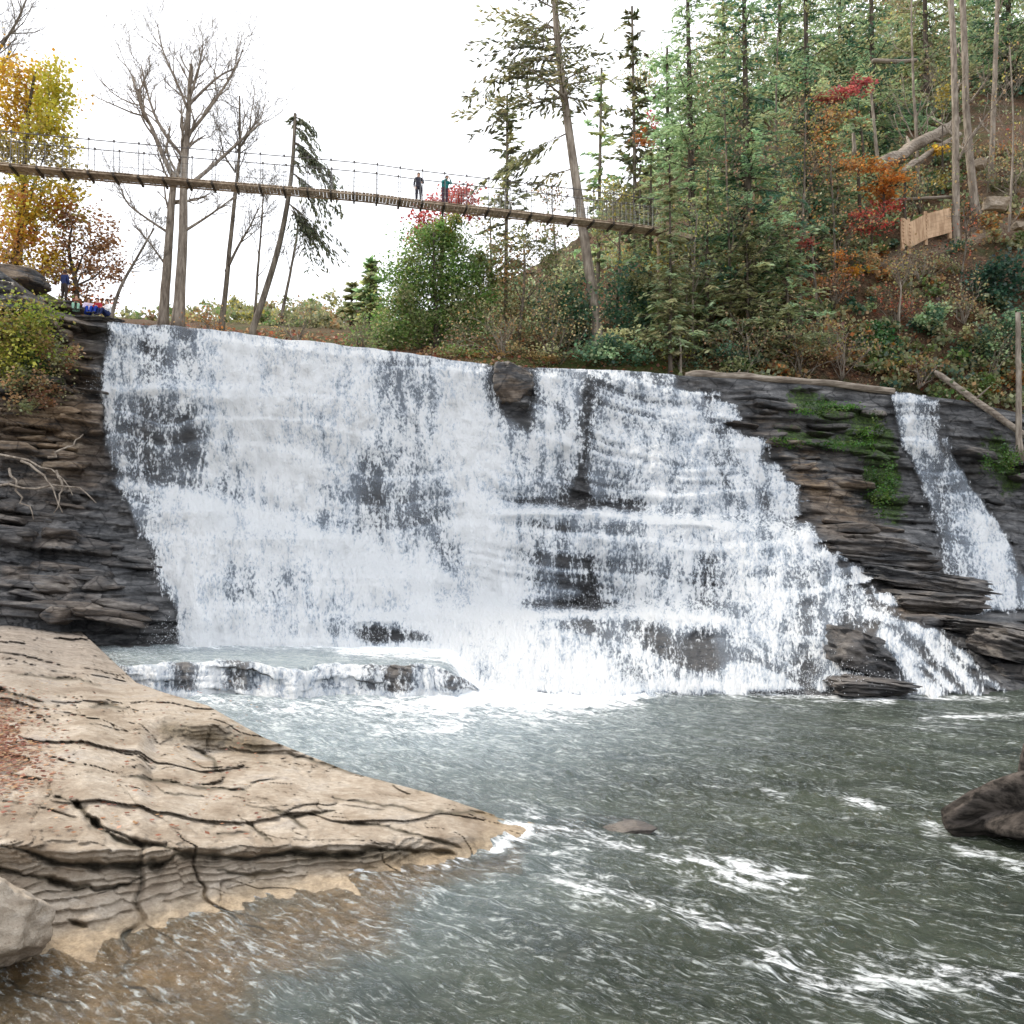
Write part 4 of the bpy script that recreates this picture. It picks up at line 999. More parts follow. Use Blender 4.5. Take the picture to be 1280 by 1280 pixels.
def shrub(name, label, px, py, Y, rx, ry, n, cols, size=0.18, seed=1, cat='shrub', group=None, flat=0.35, stems=7):
    rng = np.random.default_rng(seed); m = mpx(Y)
    base = P(px, py+ry, Y)
    c = P(px, py, Y)-base; r = np.array([rx*m, rx*m*0.8, ry*m])
    ncl = max(10, n//70)
    q, i = clump_points(rng, c, r, n, ncl, 0.22)
    q[:, 2] = np.maximum(q[:, 2], -0.25)
    col = np.asarray(cols, float)[i % len(cols)]*(0.6+0.7*rng.random((ncl, 1)))[i]
    o = link(name, leaf_mesh(name, [leaf_cloud(rng, q, size, col, flat=flat)]), LEAF)
    o.location = tuple(base)
    return tag(o, label, cat, group)
def twig_shrub(name, label, px, py, Y, rx, ry, seed=1, mat=None, n=9, leaves=None, cat='shrub', group=None):
    """bare multi-stemmed brush rising from (px,py)"""
    rng = np.random.default_rng(seed); m = mpx(Y); base = P(px, py, Y)
    o = thing(name, label, cat, tuple(base), 0, group); b = MB(); tips = []
    for k in range(n):
        d = np.array([rng.normal()*rx/ry*0.6, rng.normal()*rx/ry*0.5, 1.0])
        grow(rng, b, np.array([rng.normal()*0.02, rng.normal()*0.02, -0.3]), d, ry*m*rng.uniform(0.6, 1.1), 0.045, 2, tips, up=0.03, rmin=0.010, nchild=(3, 4))
    b.build('branches', mat or BARK, o)
    if leaves:
        nl, size, cols, spread = leaves
        tp = np.array([q[0] for q in tips]); idx = rng.integers(0, len(tp), nl)
        link('foliage', leaf_mesh('foliage', [leaf_cloud(rng, tp[idx]+rng.normal(size=(nl, 3))*spread, size, pick(rng, cols, nl))]), LEAF, o)
    return o

def rock(name, label, px, py, Y, rx, ry, rd, mat, seed=1, cat='rock', flat=0.0, tilt=0.0, group=None, strat=0.0, res=96, attrs=None, yaw=0.0, ang=0.5):
    """angular boulder centred on that photo place; rx, ry in photo px, rd depth in metres"""
    m = mpx(Y); c = P(px, py, Y)
    d, f = sphere_dirs(res); rr = np.random.default_rng(seed)
    r = polytope(rr, d, int(8+14*(1-ang)), lo=0.70+0.12*ang, hi=1.05)
    b = d*r[..., None]*(1+0.10*fbm(d[..., 0]*2+seed, d[..., 1]*2, d[..., 2]*2, 5, seed=seed, g=0.6)+0.05*fbm(d[..., 0]*7+seed, d[..., 1]*7, d[..., 2]*7, 4, seed=seed+1, g=0.65))[..., None]
    if strat:
        k = np.floor((b[..., 2]+0.12*vn(b[..., 0]*2, b[..., 1]*2, seed=seed))*strat)
        s_ = 1+0.24*vn(k*3.7, b[..., 0]*1.6, b[..., 1]*1.6, seed=seed+5)+0.06*fbm(b[..., 0]*5, b[..., 1]*5, b[..., 2]*9, 3, seed=seed+6)
        b[..., 0] *= s_; b[..., 1] *= s_
    v = b*np.array([rx*m, rd, ry*m])
    ca, sa = math.cos(tilt), math.sin(tilt); v = np.stack([v[..., 0]*ca-v[..., 2]*sa, v[..., 1], v[..., 0]*sa+v[..., 2]*ca], -1)
    ca, sa = math.cos(yaw), math.sin(yaw); v = np.stack([v[..., 0]*ca-v[..., 1]*sa, v[..., 0]*sa+v[..., 1]*ca, v[..., 2]], -1)
    nr, nc = d.shape[:2]
    at = {'crev_dirt_shade': 0.0, 'moss': 0.0, 'warm': 0.2, 'wet': 0.2, 'crack': 0.0, 'face': 0.0, 'litter': 0.0, 'gray': 0.0}
    at.update(attrs or {})
    me = mesh_np(name, v.reshape(-1, 3), f, True, {k_: np.full(nr*nc, q) for k_, q in at.items()})
    o = link(name, me, mat); o.location = tuple(c)
    return tag(o, label, cat, group)

def log_thing(name, label, path, w0, w1, mat, cat='log', seed=1, group=None, stubs=0, gnarl=0.10, nseg=40, sides=18):
    """path: (px,py,Y) root end -> tip; a ridged, slightly crooked stem"""
    rng = np.random.default_rng(seed)
    pts = path_pts([(a, b, c) for a, b, c in path], 0, nseg)
    base = pts.mean(0); m = mpx(np.mean([q[2] for q in path]))
    o = thing(name, label, cat, tuple(base), 0, group)
    s = np.linspace(0, 1, nseg); L = np.linalg.norm(pts[-1]-pts[0])
    rad = np.interp(s, [0, 1], [w0, w1])*m/2
    loc = pts-base+np.stack([vn(s*L*0.8, k*9.0, seed=seed) for k in range(3)], -1)*rad[:, None]*0.25
    b = MB(); b.tube(loc, rad, sides)
    v = b.v[0]; body = v[:nseg*sides].reshape(nseg, sides, 3); a = np.arange(sides)*2*PI/sides
    k = 1+gnarl*(1.4*vn(np.cos(a)[None]*2.2+s[:, None]*L*0.5, np.sin(a)[None]*2.2, seed=seed+1)+1.1*vn(np.cos(a)[None]*6, np.sin(a)[None]*6, s[:, None]*L*0.35, seed=seed+2)+0.5*vn(np.cos(a)[None]*11, np.sin(a)[None]*11, s[:, None]*L*1.2, seed=seed+3))
    k *= (1-0.5*(1-sst(0, 0.04, s)))[:, None]
    v[:nseg*sides] = (loc[:, None, :]+(body-loc[:, None, :])*k[..., None]).reshape(-1, 3)
    b.build('trunk', mat, o)
    for q_ in range(stubs):
        st = MB(); i = int(rng.integers(6, nseg-6)); d = rng.normal(size=3); d[2] = abs(d[2])
        st.tube(np.array([loc[i], loc[i]+d*w0*m*0.7, loc[i]+d*w0*m*1.3+rng.normal(size=3)*0.1]), np.array([0.25, 0.15, 0.06])*w0*m, 6)
        st.build('branch', mat, o)
    return o
# ================================================================== PALETTES (leaf colours; forest greens lightened below to stand in for haze)
TEAL = [(0.055,0.125,0.085),(0.075,0.155,0.105),(0.045,0.10,0.075),(0.095,0.185,0.12)]
DARKG = [(0.022,0.055,0.032),(0.032,0.075,0.04),(0.045,0.09,0.05)]
OLIVE = [(0.10,0.11,0.05),(0.13,0.135,0.065),(0.075,0.09,0.042),(0.16,0.15,0.075)]
GREEN = [(0.07,0.17,0.03),(0.10,0.22,0.045),(0.05,0.13,0.03),(0.14,0.26,0.06)]
PINEC = [(0.075,0.085,0.05),(0.10,0.105,0.06),(0.06,0.07,0.045)]
GOLD = [(0.62,0.42,0.03),(0.72,0.52,0.05),(0.55,0.33,0.03),(0.66,0.60,0.10)]
LIME = [(0.66,0.62,0.06),(0.60,0.64,0.10),(0.72,0.58,0.04)]
ORANGE = [(0.58,0.22,0.05),(0.62,0.30,0.08),(0.50,0.17,0.05),(0.60,0.36,0.14)]
BROWN = [(0.30,0.17,0.07),(0.38,0.24,0.11),(0.24,0.13,0.06),(0.42,0.29,0.14)]
RED = [(0.50,0.09,0.06),(0.58,0.15,0.09),(0.42,0.07,0.05)]
PINK = [(0.56,0.16,0.13),(0.60,0.22,0.15),(0.48,0.12,0.10)]
YEL = [(0.46,0.40,0.08),(0.40,0.36,0.09),(0.34,0.33,0.08)]
def lift(l, k): return [tuple(min(0.9, v*k+0.006) for v in c) for c in l]
TEAL = [(0.22,0.32,0.17),(0.29,0.39,0.21),(0.18,0.27,0.15),(0.34,0.41,0.22),(0.34,0.33,0.17)]
DARKG = lift(DARKG, 2.0); OLIVE = lift(OLIVE, 2.1); GREEN = [(0.12,0.22,0.05),(0.17,0.27,0.07),(0.09,0.17,0.045),(0.22,0.31,0.09),(0.20,0.22,0.08)]; PINEC = lift(PINEC, 2.0); BROWN = lift(BROWN, 1.3); YEL = lift(YEL, 1.15)
TEAL = lift(TEAL, 1.38); OLIVE = lift(OLIVE, 1.32); GOLD = lift(GOLD, 1.15); LIME = lift(LIME, 1.12); DARKG = lift(DARKG, 1.2); GREEN = lift(GREEN, 1.3)  # paler forest greens: haze put into the leaf colour
RED = lift(RED, 1.1); PINK = lift(PINK, 1.15); ORANGE = lift(ORANGE, 1.1)
# ------------------------------------------------ bare trees over the left crest
bare_tree('bare_tree', 'tallest bare grey tree behind the left crest, right trunk of the close pair', [(222,412),(227,330),(231,230),(236,150),(240,80)], 54, 15, 4,
  limbs=[([(232,235),(262,205),(300,165),(322,140)],6,2), ([(234,170),(258,140),(285,100),(300,70)],5,2), ([(232,200),(205,165),(192,130),(186,95)],5,2),
         ([(236,140),(225,110),(210,75),(205,50)],4,2), ([(238,120),(250,85),(256,55)],4,2), ([(229,290),(262,265),(290,240)],4,2), ([(237,130),(268,95),(290,78)],4,2)],
  auto=10, seed=11, mat=BARKL, autorange=(0.5,0.98), autoL=(0.12,0.22))
bare_tree('bare_tree', 'bare grey tree with a forked left limb, left trunk of the pair behind the crest', [(203,410),(208,340),(214,260),(217,215)], 54.6, 13, 7,
  limbs=[([(216,220),(200,190),(182,150),(165,118),(150,75)],8,2), ([(184,152),(176,120),(186,95)],4,2), ([(214,245),(230,195),(232,150)],7,2), ([(209,290),(180,270),(155,250),(143,225)],4,2),
         ([(206,330),(185,300),(170,285)],3,1)],
  auto=5, seed=12, mat=BARKL, autorange=(0.5,1.0), autoL=(0.25,0.4))
bare_tree('bare_tree', 'slim bare tree with curved stem right of the twin trunks', [(276,414),(284,330),(292,240),(297,180),(296,120)], 56, 7, 2,
  limbs=[([(282,340),(300,310),(318,285),(330,265)],4,2), ([(294,215),(278,190),(270,160)],3,2), ([(296,190),(315,160),(322,140)],3,2)], auto=9, seed=13, mat=BARK, autorange=(0.35,1.0), autoL=(0.14,0.26))
bare_tree('bare_tree', 'very thin bare sapling between the curved slim tree and the leaning pine', [(318,412),(322,350),(327,290),(330,235)], 58, 4, 1.5, auto=9, seed=14, mat=BARK, autorange=(0.3,1.0), autoL=(0.18,0.3))
bare_tree('bare_tree', 'thin leaning bare stem just right of the leaning pine trunk', [(352,396),(362,345),(370,300),(372,275)], 58, 4, 2, auto=7, seed=15, mat=BARK, autorange=(0.3,1.0), autoL=(0.2,0.32))
bare_tree('bare_tree', 'thin slanting bare tree leaning right beside the people on the left bank', [(138,398),(150,360),(172,320),(192,285)], 50, 5, 2, auto=8, seed=16, mat=BARK, autorange=(0.3,1.0), autoL=(0.25,0.4))
bare_tree('bare_tree', 'bare grey tree with fine twigs at the top left corner of the view', [(-60,352),(-48,200),(-30,90),(-18,-40)], 58, 14, 4, limbs=[([(-34,110),(0,60),(22,25),(40,-20)],5,2), ([(-44,170),(-5,110),(25,75)],5,2)], auto=14, seed=17, mat=BARK, autorange=(0.4,1.0), autoL=(0.2,0.34))
# ------------------------------------------------ leaning pine
conifer('leaning_pine', 'thin pine leaning right over the crest with tufts only on its right side', [(313,420),(330,370),(348,310),(360,250),(366,200),(369,142)], 53, 9, 4, (0.96,1.0), 14, PINEC, seed=21, mat=BARK,
  nlev=3, perlev=3, droop=0.75, needle=0.15, ndens=0.7, gap=0.0,
  explicit=[(369,146,400,158,7),(368,158,404,182,7),(367,178,418,205,6),(367,185,432,220,7),(370,178,400,196,5),(408,205,432,270,3),(364,215,430,262,6),(362,255,428,325,7),(364,262,400,300,5),(366,200,386,206,3)])
# ------------------------------------------------ autumn trees on the left bank
leafy_tree('maple_tree', 'big golden yellow autumn tree at the left edge above the bridge', [(20,350),(26,290),(30,220),(36,140),(44,90)], 53, 11,
  [(34,100,48,32,1700,GOLD),(66,130,26,40,1500,LIME+GOLD),(18,150,42,40,1500,GOLD+YEL),(60,180,32,30,1300,LIME+YEL),(10,205,40,28,900,YEL+BROWN),(52,225,40,26,800,YEL+LIME),(-30,130,50,70,1200,GOLD),(95,235,26,20,260,YEL+LIME)], size=0.20, seed=31)
leafy_tree('maple_tree', 'orange and rust coloured tree below the left end of the bridge', [(14,352),(20,310),(32,270),(42,235)], 51.5, 9,
  [(18,262,40,32,1100,GOLD+ORANGE+GOLD),(60,250,36,22,800,ORANGE+GOLD),(46,290,40,26,900,ORANGE+YEL+GOLD),(-10,310,50,40,1300,GOLD+ORANGE),(20,335,44,20,900,GOLD+BROWN)], size=0.19, seed=32)
leafy_tree('oak_tree', 'brown leaved small oak behind the people on the left ledge', [(98,392),(94,350),(86,310),(92,275)], 52.5, 8,
  [(92,278,30,26,900,BROWN+ORANGE+YEL),(124,300,30,30,800,BROWN+YEL),(140,325,22,26,500,BROWN),(108,340,34,26,900,BROWN+YEL),(70,320,28,26,800,BROWN+GOLD),(105,372,34,14,700,BROWN+ORANGE),(60,345,26,20,600,BROWN)], size=0.17, seed=33)
shrub('shrub', 'yellow green bush hanging over the rocks below the left bank', 22, 425, 44.2, 62, 52, 4200, [(0.30,0.36,0.05),(0.42,0.42,0.07),(0.22,0.30,0.05),(0.34,0.26,0.08)], 0.16, seed=34)
shrub('shrub', 'small olive brown bush at the foot of the yellow green bush', 40, 490, 43.6, 44, 30, 1500, OLIVE+BROWN, 0.14, seed=35)
shrub('shrub', 'dry brown brush tangled on the left cliff shoulder', 80, 440, 44.4, 26, 30, 900, BROWN+OLIVE, 0.12, seed=36)
# ------------------------------------------------ behind the crest, centre
leafy_tree('green_tree', 'bright green rounded leafy tree over the middle of the crest', [(545,452),(545,400),(543,340),(542,290)], 58, 8,
  [(545,305,38,28,2200,GREEN),(515,345,36,32,2200,GREEN),(580,345,36,34,2200,GREEN),(500,395,34,36,2000,GREEN+OLIVE),(545,385,48,40,2800,GREEN),(592,395,32,40,1800,GREEN+OLIVE),(520,425,50,20,1400,GREEN+DARKG),(480,425,26,16,700,OLIVE+GREEN),(560,285,20,22,600,GREEN+YEL),(605,330,18,26,500,GREEN+OLIVE)], size=0.16, seed=41, dens=1.9)
leafy_tree('red_maple', 'red leaved maple peeping out behind the green tree under the bridge', [(552,430),(552,350),(552,290),(555,250)], 63, 7,
  [(535,275,26,22,700,RED+PINK),(560,250,30,14,500,PINK),(580,262,26,16,500,RED+PINK),(525,300,16,16,300,PINK),(590,240,20,10,200,PINK)], size=0.2, seed=42)
conifer('small_pine', 'small distant bluish pine left of the green tree', [(462,420),(463,390),(464,360),(465,325)], 84, 4, 2, (0.25,1.0), 26, TEAL+OLIVE, seed=43, nlev=16, perlev=5, gap=0.2, needle=0.5, tw=0.2)
conifer('small_pine', 'faint small pine at the gap in the far treeline', [(438,425),(438,400),(439,380),(440,352)], 92, 3, 2, (0.2,1.0), 18, OLIVE, seed=44, nlev=12, perlev=5, gap=0.2, needle=0.5, tw=0.2)
leafy_tree('twiggy_tree', 'greyish olive half bare thicket tree left of the leaning trunk', [(648,455),(650,410),(655,360),(655,300)], 58, 6,
  [(640,330,40,40,900,OLIVE+BROWN),(670,300,30,34,600,OLIVE),(625,385,36,40,1100,OLIVE+BROWN),(675,380,40,44,1300,OLIVE+DARKG),(640,425,50,24,1000,OLIVE+BROWN),(700,330,26,36,600,OLIVE)], size=0.17, seed=45, mat=BARK)
shrub('rhododendron', 'dark green thicket directly left of the foot of the leaning trunk', 712, 392, 57.5, 42, 56, 3600, DARKG+OLIVE, 0.22, seed=46)
shrub('rhododendron', 'dark glossy low bush at the foot of the leaning trunk on the crest', 772, 440, 54.5, 50, 20, 2600, DARKG+TEAL, 0.2, seed=47)
shrub('rhododendron', 'deep shadowy bush right of the leaning trunk', 790, 385, 58, 40, 50, 3000, DARKG, 0.22, seed=48)
leafy_tree('young_beech', 'young tree with yellowing leaves right of the leaning trunk', [(838,455),(838,400),(836,350),(832,310)], 56.5, 5,
  [(838,318,34,22,700,YEL+OLIVE),(812,350,28,24,700,OLIVE+YEL),(850,360,36,28,900,OLIVE+YEL),(835,405,44,30,1200,OLIVE+GREEN),(815,425,36,20,800,OLIVE+DARKG)], size=0.17, seed=49)
# ------------------------------------------------ tall conifers
conifer('hemlock_tree', 'tallest half bare hemlock with a long pale trunk leaning left from the crest', [(750,446),(741,370),(728,280),(715,190),(704,110),(696,40),(690,-70)], 57, 15, 7, (0.58,1.0), 105, PINEC+OLIVE, seed=51, mat=BARKL,
  nlev=24, perlev=5, droop=0.22, needle=0.20, gap=0.3, ndens=0.9, left=1.08, right=0.72, top=0.5,
  explicit=[(712,165,580,222,2),(706,120,572,135,2),(705,100,572,100,2),(700,70,578,84,2),(698,60,590,55,2),(695,35,600,14,2),(718,210,640,240,2),(700,80,780,60,2),(706,120,770,140,2)])
conifer('hemlock_tree', 'slender sparse hemlock just left of the tallest leaning one', [(630,450),(632,380),(633,280),(634,200),(634,120)], 60, 6, 3, (0.32,1.0), 52, PINEC+OLIVE, seed=52, mat=BARK, nlev=26, perlev=4, gap=0.22, needle=0.27, ndens=0.8)
conifer('hemlock_tree', 'faint hazy sparse conifer right of the tallest leaning one', [(796,450),(794,300),(793,180),(790,8)], 74, 7, 3, (0.30,1.0), 56, [(0.16,0.17,0.09),(0.13,0.15,0.08),(0.19,0.17,0.09)], seed=53, mat=BARK, nlev=30, perlev=5, gap=0.28, needle=0.34, tw=0.13)
conifer('hemlock_tree', 'sparse thin conifer standing between the tallest hemlock and the hazy one', [(745,450),(748,330),(750,200),(752,85)], 70, 6, 3, (0.35,1.0), 46, OLIVE+TEAL, seed=54, mat=BARK, nlev=24, perlev=4, gap=0.3, needle=0.34, tw=0.14)
big = [
 ('broad blue green hemlock whose left side meets the open sky', [(868,455),(866,300),(862,120),(858,-90)], 60, 14, (0.10,1.0), 104, TEAL, 61, 52),
 ('large hemlock with a dark straight trunk right of the broad blue green one', [(938,462),(936,300),(932,120),(928,-160)], 57, 15, (0.16,1.0), 108, TEAL+DARKG, 62, 56),
 ('tall hemlock behind the pink maple, its crown out of the top of the view', [(1012,420),(1010,250),(1008,80),(1004,-170)], 64, 13, (0.12,1.0), 104, TEAL+DARKG, 63, 54),
 ('dark hemlock standing above the fallen log', [(1092,300),(1092,200),(1090,60),(1086,-170)], 74, 11, (0.14,1.0), 96, DARKG+TEAL, 64, 50),
 ('hazy hemlock between the fallen log and the paired trunks', [(1158,240),(1158,120),(1156,0),(1154,-150)], 82, 10, (0.12,1.0), 88, TEAL+OLIVE, 65, 44),
 ('hemlock at the top right corner behind the paired trunks', [(1262,170),(1262,90),(1260,0),(1256,-190)], 84, 11, (0.06,1.0), 96, TEAL+DARKG, 66, 44),
]
for lab, tr, Y, w, cr_, hw, cols, sd_, nl in big:
    conifer('hemlock_tree', lab, tr, Y, w, 3, cr_, hw, cols, seed=sd_, nlev=int(nl*0.80), perlev=6, gap=0.18, needle=0.175, tw=0.066, droop=0.42, group='large hemlocks on the right hillside')
small = [
 ('short olive hemlock at the crest below the right end of the bridge', [(884,462),(884,400),(884,330),(885,215)], 55.5, 7, (0.05,1.0), 74, OLIVE+TEAL, 71, 32),
 ('low bushy olive hemlock left of the brown leaf slope', [(985,462),(985,400),(984,340),(984,262)], 55, 6, (0.03,1.0), 78, OLIVE+TEAL+OLIVE, 72, 28),
 ('young green hemlock under the right end of the bridge', [(812,445),(812,380),(813,300),(814,185)], 60, 7, (0.10,1.0), 64, TEAL+OLIVE, 73, 34),
 ('drooping hemlock sapling between the two short olive ones', [(936,455),(935,400),(934,340),(934,270)], 55.2, 6, (0.05,1.0), 70, OLIVE, 74, 28),
 ('slim hemlock in front of the right end of the bridge', [(838,466),(838,400),(838,330),(837,205)], 53.6, 6, (0.12,1.0), 52, OLIVE+TEAL, 76, 34),
 ('small hemlock below the orange maple branches', [(1048,380),(1048,330),(1047,280),(1046,205)], 61, 6, (0.05,1.0), 60, TEAL+OLIVE, 75, 26),
]
for lab, tr, Y, w, cr_, hw, cols, sd_, nl in small:
    conifer('young_hemlock', lab, tr, Y, w, 2, cr_, hw, cols, seed=sd_, nlev=nl, perlev=6, gap=0.22, needle=0.19, tw=0.09, droop=0.45, group='young hemlocks above the right crest')
# trees behind, filling the hill top
fill = [('back row hemlock behind the hazy conifer and the bridge end', [(835,330),(835,200),(834,60)], 92, 80, TEAL, 81),
        ('back row hemlock behind the large hemlocks, its tip near the bright sky gap', [(905,260),(905,140),(904,-20)], 100, 84, TEAL+OLIVE, 82),
        ('back row hemlock between the two tallest crowns', [(975,220),(975,100),(974,-60)], 100, 84, TEAL, 83),
        ('back row hemlock directly over the pink maple', [(1050,200),(1050,80),(1048,-90)], 98, 84, DARKG+TEAL, 84),
        ('back row hemlock at the head of the fallen log', [(1125,150),(1125,50),(1124,-110)], 104, 80, TEAL+OLIVE, 85),
        ('back row hemlock between the paired trunks and the right corner', [(1222,120),(1222,30),(1220,-120)], 106, 70, OLIVE+TEAL, 86)]
for lab, tr, Y, hw, cols, sd_ in fill:
    conifer('hemlock_tree', lab, tr, Y, 8, 3, (0.05,1.0), hw, cols, seed=sd_, nlev=28, perlev=6, gap=0.2, needle=0.36, tw=0.20, droop=0.35, group='hemlocks along the top of the hill')
# ------------------------------------------------ bare stems on the slope
for lab, tr, Y, w0, w1, sd_, mt, au in [
 ('pale tall trunk, left one of the pair beside the fence', [(1197,345),(1196,250),(1194,120),(1188,-60)], 62, 10, 7, 91, BARKL, 5),
 ('pale tall trunk bending left, right one of the pair beside the fence', [(1222,275),(1214,200),(1207,110),(1200,-60)], 64, 11, 7, 92, BARKL, 5),
 ('straight grey trunk on the slope right of the pale pair', [(1236,262),(1240,190),(1243,110),(1248,-50)], 66, 8, 5, 93, BARKL, 5),
 ('thin pale stem rising from the orange maple leaves', [(1097,202),(1093,160),(1089,118)], 70, 5, 3, 94, BARKL, 3),
 ('short pale broken stem left of the thin stem in the maples', [(1068,190),(1067,165),(1066,140)], 70, 5, 4, 95, BARKL, 0),
 ('white weathered pole like trunk at the right edge above the small fall', [(1275,566),(1274,500),(1272,390)], 50.5, 8, 6, 96, BARKL, 0),
 ('thin pale sapling stem standing on the crest near the log', [(851,470),(851,440),(850,418)], 53.5, 3, 2, 97, BARKL, 2),
 ('thin grey stem beside the low bushy hemlock', [(1024,440),(1020,380),(1014,310)], 57, 5, 3, 98, BARK, 6),
 ('dark slim trunk left of the wooden fence', [(1132,345),(1131,290),(1130,220)], 62.5, 5, 3, 99, BARKD, 4),
 ('thin dark stem between the maples and the fence', [(1076,335),(1075,280),(1073,210)], 64, 6, 4, 100, BARKD, 5)]:
    bare_tree('tall_bare_tree' if au > 3 else 'thin_tree', lab, tr, Y, w0, w1, auto=au, seed=sd_, mat=mt, depth=1, autoL=(0.1,0.2), cat='tree')
# ------------------------------------------------ autumn maples on the slope
leafy_tree('red_maple', 'pink red maple branch high among the hemlocks', [(1080,200),(1076,160),(1066,125)], 62.5, 4,
  [(1052,118,26,7,420,PINK),(1078,106,14,9,260,PINK),(1030,122,16,5,150,PINK),(1062,150,20,8,150,ORANGE+BROWN)], size=0.2, seed=111, flat=0.6)
leafy_tree('orange_maple', 'bright orange maple in front of the foot of the fallen log', [(1105,262),(1105,240),(1104,215)], 61, 4,
  [(1112,226,24,12,600,ORANGE+RED),(1085,208,30,8,520,ORANGE),(1100,244,26,9,420,ORANGE+PINK),(1060,205,20,8,240,ORANGE)], size=0.2, seed=112, flat=0.6)
leafy_tree('red_maple', 'small red maple sapling below the orange one', [(1090,310),(1090,290),(1090,268)], 60.5, 3,
  [(1092,272,26,12,420,RED+ORANGE),(1110,255,18,8,180,RED),(1075,285,16,10,180,RED+ORANGE)], size=0.17, seed=113, flat=0.5)
leafy_tree('red_maple', 'tiny scarlet maple in the olive hemlocks', [(986,330),(986,310),(985,290)], 56, 3, [(982,285,20,10,260,RED+PINK),(1002,302,14,10,160,PINK+RED)], size=0.17, seed=114, flat=0.5)
leafy_tree('orange_maple', 'orange yellow sapling left of the trail', [(1060,372),(1060,355),(1060,340)], 58, 3, [(1062,340,26,8,330,[(0.60,0.36,0.05),(0.62,0.26,0.05)]),(1050,322,20,9,160,ORANGE+YEL),(1085,325,22,9,170,BROWN+YEL)], size=0.17, seed=115, flat=0.5)
leafy_tree('orange_maple', 'brownish orange maple mixed into the tall hemlocks', [(1040,250),(1038,200),(1036,160)], 62, 4, [(1035,165,24,24,330,ORANGE+BROWN),(1020,190,28,20,260,BROWN+ORANGE),(1045,140,20,14,150,BROWN+ORANGE)], size=0.19, seed=116)
leafy_tree('yellow_sapling', 'yellow leaved sapling left of the pale paired trunks', [(1178,215),(1178,180),(1178,130)], 66, 3, [(1178,122,14,20,170,YEL+GOLD),(1168,188,16,10,160,GOLD+YEL),(1175,222,18,10,140,YEL)], size=0.2, seed=117)
leafy_tree('red_maple', 'faint orange red maple in front of the hazy conifer', [(800,300),(800,240),(800,180)], 68, 3, [(800,172,16,10,160,ORANGE+PINK),(812,150,10,8,60,PINK)], size=0.2, seed=118)
# ------------------------------------------------ shrubs on the slope
for k, (lab, a, b, Y, rx, ry, n, cols, sz) in enumerate([
 ('bright green laurel bush on the brown slope, lowest of the laurels', 1090, 424, 55.4, 30, 24, 1700, [(0.06,0.19,0.05),(0.09,0.24,0.08),(0.04,0.13,0.05)], 0.2),
 ('dark green laurel bush halfway up the brown slope', 1166, 402, 56, 26, 24, 1500, DARKG+TEAL, 0.19),
 ('large blue green laurel at the right edge under the paired trunks', 1252, 352, 57, 38, 34, 2400, [(0.05,0.12,0.075),(0.075,0.16,0.10),(0.04,0.09,0.06)], 0.21),
 ('dense dark laurel at the right edge behind the white pole', 1262, 425, 55.2, 42, 40, 2600, DARKG+TEAL, 0.2),
 ('shaded laurel between the two slanting laurels above the small fall', 1218, 436, 55.2, 26, 28, 1400, DARKG+OLIVE, 0.18),
 ('small dark laurel left of the brown slope path', 1074, 382, 57.5, 18, 14, 700, DARKG+TEAL, 0.17),
 ('low green fern clump by the right end of the crest log', 1222, 480, 54.0, 24, 16, 900, GREEN+OLIVE, 0.15),
 ('brown dry brush over the middle of the crest log', 1010, 445, 54.4, 44, 20, 1300, BROWN+OLIVE, 0.15),
 ('olive undergrowth left of the crest log', 905, 452, 54.2, 46, 18, 1500, OLIVE+DARKG, 0.15),
 ('yellow brown brush above the top of the small fall', 1130, 462, 54.5, 36, 13, 900, BROWN+YEL, 0.14),
 ('leafy green brush at the foot of the green tree', 560, 445, 55, 60, 14, 1700, GREEN+OLIVE+BROWN, 0.16),
 ('brown green brush on the crest under the thicket tree', 665, 448, 54.8, 50, 14, 1500, BROWN+OLIVE, 0.15),
 ('hillside laurel tucked under the wooden fence', 1180, 335, 60, 26, 12, 700, OLIVE+BROWN, 0.17)]):
    shrub('laurel_shrub' if 'laurel' in lab else 'brush', lab, a, b, Y, rx, ry, n, cols, sz, seed=120+k)
for k, (lab, a, b, Y, rx, ry, n) in enumerate([
 ('hanging green fern patch on the dark cliff left of the small fall, uppermost', 1032, 512, 49.9, 40, 9, 1100),
 ('mossy fern tuft beside the top of the small fall', 1090, 540, 49.7, 18, 20, 800),
 ('mossy fern tuft low on the cliff left of the small fall', 1100, 610, 48.9, 22, 32, 1300),
 ('bright fern patch on the cliff right of the small fall', 1252, 575, 49.6, 22, 26, 1100),
 ('thin fern row on the middle shelf of the mossy cliff', 1045, 555, 49.2, 46, 8, 800),
 ('small fern tuft on the left of the mossy cliff ledge', 986, 550, 48.8, 18, 9, 400)]):
    shrub('fern', lab, a, b, Y, rx, ry, n, [(0.07,0.16,0.025),(0.11,0.24,0.035),(0.05,0.10,0.02),(0.13,0.19,0.04)], 0.11, seed=140+k, cat='fern', stems=3)
